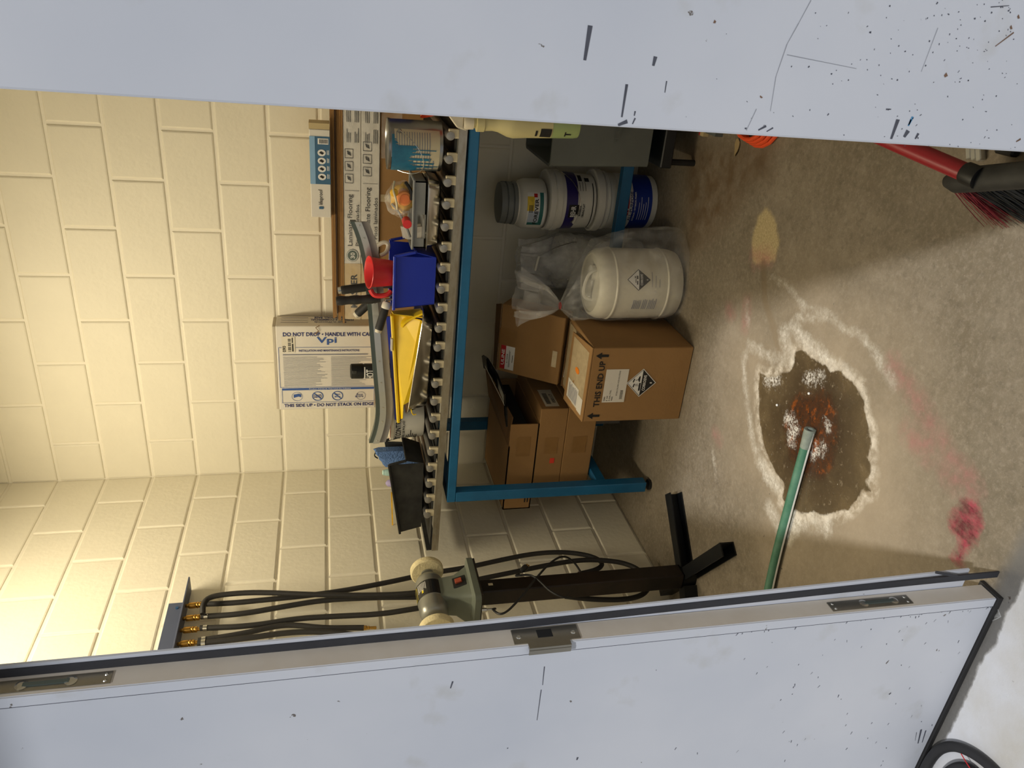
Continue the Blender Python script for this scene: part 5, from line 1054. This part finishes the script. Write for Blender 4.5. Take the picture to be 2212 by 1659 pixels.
# broom head with red handle
hb0=at(2043,392,z=.115); hb1=hb0+(at(2240,376,z=.115)-hb0)
t=thing('broom','push broom with red handle, black head and red and black bristles','broom',V((hb0.x,hb0.y,0)))
ax=(hb1-hb0).normalized(); sd=ax.cross(V((0,0,1))).normalized(); sd=sd if sd.x<0 else -sd
rings=[]
for i in range(9):
    s=i/8; k=1-.55*max(0,(1-s*6))**2; c_=hb0+(hb1-hb0)*s; rings.append([c_+sd*(.026*k*math.cos(q))+V((0,0,.020*k*math.sin(q))) for q in [2*math.pi*j/14 for j in range(14)]])
MB().loft(rings).build('head','dusty_black',t,smooth=True)
hs_=hb0+ax*.098+V((0,0,.012)); dirh=(at(1935,308,y=-1.86)-hs_).normalized()
MB().turn(hs_,dirh,[(.022,0),(.022,.03),(.0195,.034)],16).build('socket','black_plastic',t,smooth=True)
MB().turn(hs_+dirh*.02,dirh,[(.0185,0),(.0185,.25),(.014,1.2),(.013,1.22)],16).build('handle','broom_red',t,smooth=True)
rb=random.Random(11)
for nm,mat,a0,a1,cnt in (('red_bristles','bristle_red',.0,.05,300),('black_bristles','bristle_black',.035,.19,900)):
    mb=MB()
    for i in range(cnt):
        s=a0+(a1-a0)*rb.random(); o_=rb.uniform(-.018,.018); p0=hb0+ax*s+sd*o_+V((0,0,-.016)); fan=(.02 if nm[0]=='r' else .055)+rb.uniform(-.02,.02)
        p2=V((p0.x,p0.y,.002))+sd*(.05+o_*1.0+rb.uniform(-.012,.012))+ax*(fan+ (rb.uniform(-.03,.02) if nm[0]=='r' else 0)); p1=p0*.5+p2*.5+sd*-.006+V((0,0,.01))
        w_=.0009; r=V((rb.uniform(-1,1),rb.uniform(-1,1),0)).normalized()*w_
        mb.add([p0-r,p0+r,p1+r,p1-r,p2+r*.6,p2-r*.6],[(0,1,2,3),(3,2,4,5)])
    o=mb.build(nm,mat,t); o['kind']='stuff'
# metal channel and dark piece behind the broom
t=thing('metal_rail','short grooved aluminium rail on the floor behind the broom','rail',at(2110,330,z=0))
a=at(2095,300,z=.012); b=at(2125,345,z=.012)
for k_ in range(3):
    q=(at(2120,322,z=.012)-at(2098,318,z=.012))*(.5*k_-.5)
    MB().bar(at(2108,345,z=.008)+q,at(2104,250,z=.008)+q,.014,.016).build('rib','alu',t,bevel=.002)
o=MB().bb(at(2178,335,z=0).x,at(2178,335,z=0).x+.10,at(2178,335,z=0).y-.03,at(2178,335,z=0).y+.02,.0005,.022).build('black_block','black_plastic',None,loc=at(2160,330,z=0),bevel=.004); tag(o,'black block on the floor behind the broom head','block')
# orange cable reel edge, leaf and bits
c_=at(1630,262,z=.03); t=thing('cable_coil','coiled orange extension cable on the floor behind the door leaf','cable',V((c_.x,c_.y,0)))
rr_=.105
for k_ in range(4):
    MB().tube([V((c_.x+.03+(rr_-.006*k_)*math.cos(q*.35),c_.y+(rr_-.006*k_)*1.25*math.sin(q*.35),.008+.014*k_)) for q in range(19)],.0075,8,cap=False).build('loop','orange_plastic',t,smooth=True)
a=at(1593,319,z=.002); mb=MB(); mb.quad([a+V((math.cos(q)*.030*(1+.15*math.sin(3*q)),math.sin(q)*.014,.004+.003*math.sin(2*q))) for q in [i*.628 for i in range(10)]]); mb.quad([p-V((0,0,.002)) for p in mb.v]); o=mb.build('dry_leaf','dirt_tan',None,loc=a); tag(o,'dry curled tan leaf on the floor near the orange cable','leaf')
a=at(1522,288,z=.01); t=thing('wood_offcut','small wooden offcut with red and white end on the floor','offcut',V((a.x,a.y,0)))
MB().bb(a.x-.01,a.x+.03,a.y-.015,a.y+.012,.0005,.022).build('wood','tile_end',t); MB().bb(a.x-.01,a.x+.03,a.y+.0125,a.y+.022,.0005,.022).build('red_end','red_print',t)
a=at(1545,290,z=.0); o=MB().bb(a.x,a.x+.12,a.y-.06,a.y+.02,.0005,.03).build('dark_block','bin_grey',None,loc=a); tag(o,'dark grey block on the floor beside the wooden offcut','block')
# white pebbles in the wet stain
for q,lb_ in (((1680,875),'small white pebble in the wet stain, farther from the hose end'),((1749,850),'small white pebble in the wet stain, on the rusty part')):
    a=at(*q,z=0); o=MB().turn(a,(0,0,1),[(.002,0),(.0042,.002),(.0035,.005),(.001,.006)],10).build('pebble','white_print',None,loc=a,smooth=True); tag(o,lb_,'pebble')
# hose loop outside the left door leaf
t=thing('outdoor_hose','thick black rubber hose looped on the pale floor outside the door','hose',at(2050,1640,z=0))
P=[at(x,y,z=.0125) for x,y in ((1950,1760),(1985,1690),(2008,1640),(2030,1617),(2060,1610),(2100,1625),(2140,1655),(2170,1690),(2180,1760))]
P=[V((p.x,min(p.y,-2.398),p.z)) for p in P]; MB().tube(P,.0115,12,smooth=3).build('tube','black_rubber',t,smooth=True)
P=[at(x,y,z=.0125) for x,y in ((2020,1760),(2030,1690),(2060,1656),(2100,1658),(2130,1700),(2140,1760))]
MB().tube(P,.0115,12,smooth=3).build('inner_loop','black_rubber',t,smooth=True)
a=[at(2076,1628,z=.0265),at(2086,1645,z=.0265),at(2097,1662,z=.0255)]; o=MB().tube(a,.0012,5).build('red_thread','red_print',None,loc=a[0]); tag(o,'thin red thread lying across the black hose','thread')
a=at(2135,1325,z=.001); mb=MB(); mb.tube([at(2155,1315,z=.002),at(2162,1332,z=.003),at(2150,1338,z=.003),at(2140,1342,z=.002)],.0012,5); mb.add([at(2142,1334,z=.002),at(2162,1333,z=.006),at(2158,1322,z=.004)],[(0,1,2)]); o=mb.build('plastic_scrap','thin_wrap',None,loc=a); tag(o,'scrap of clear plastic beside the door bottom','scrap')
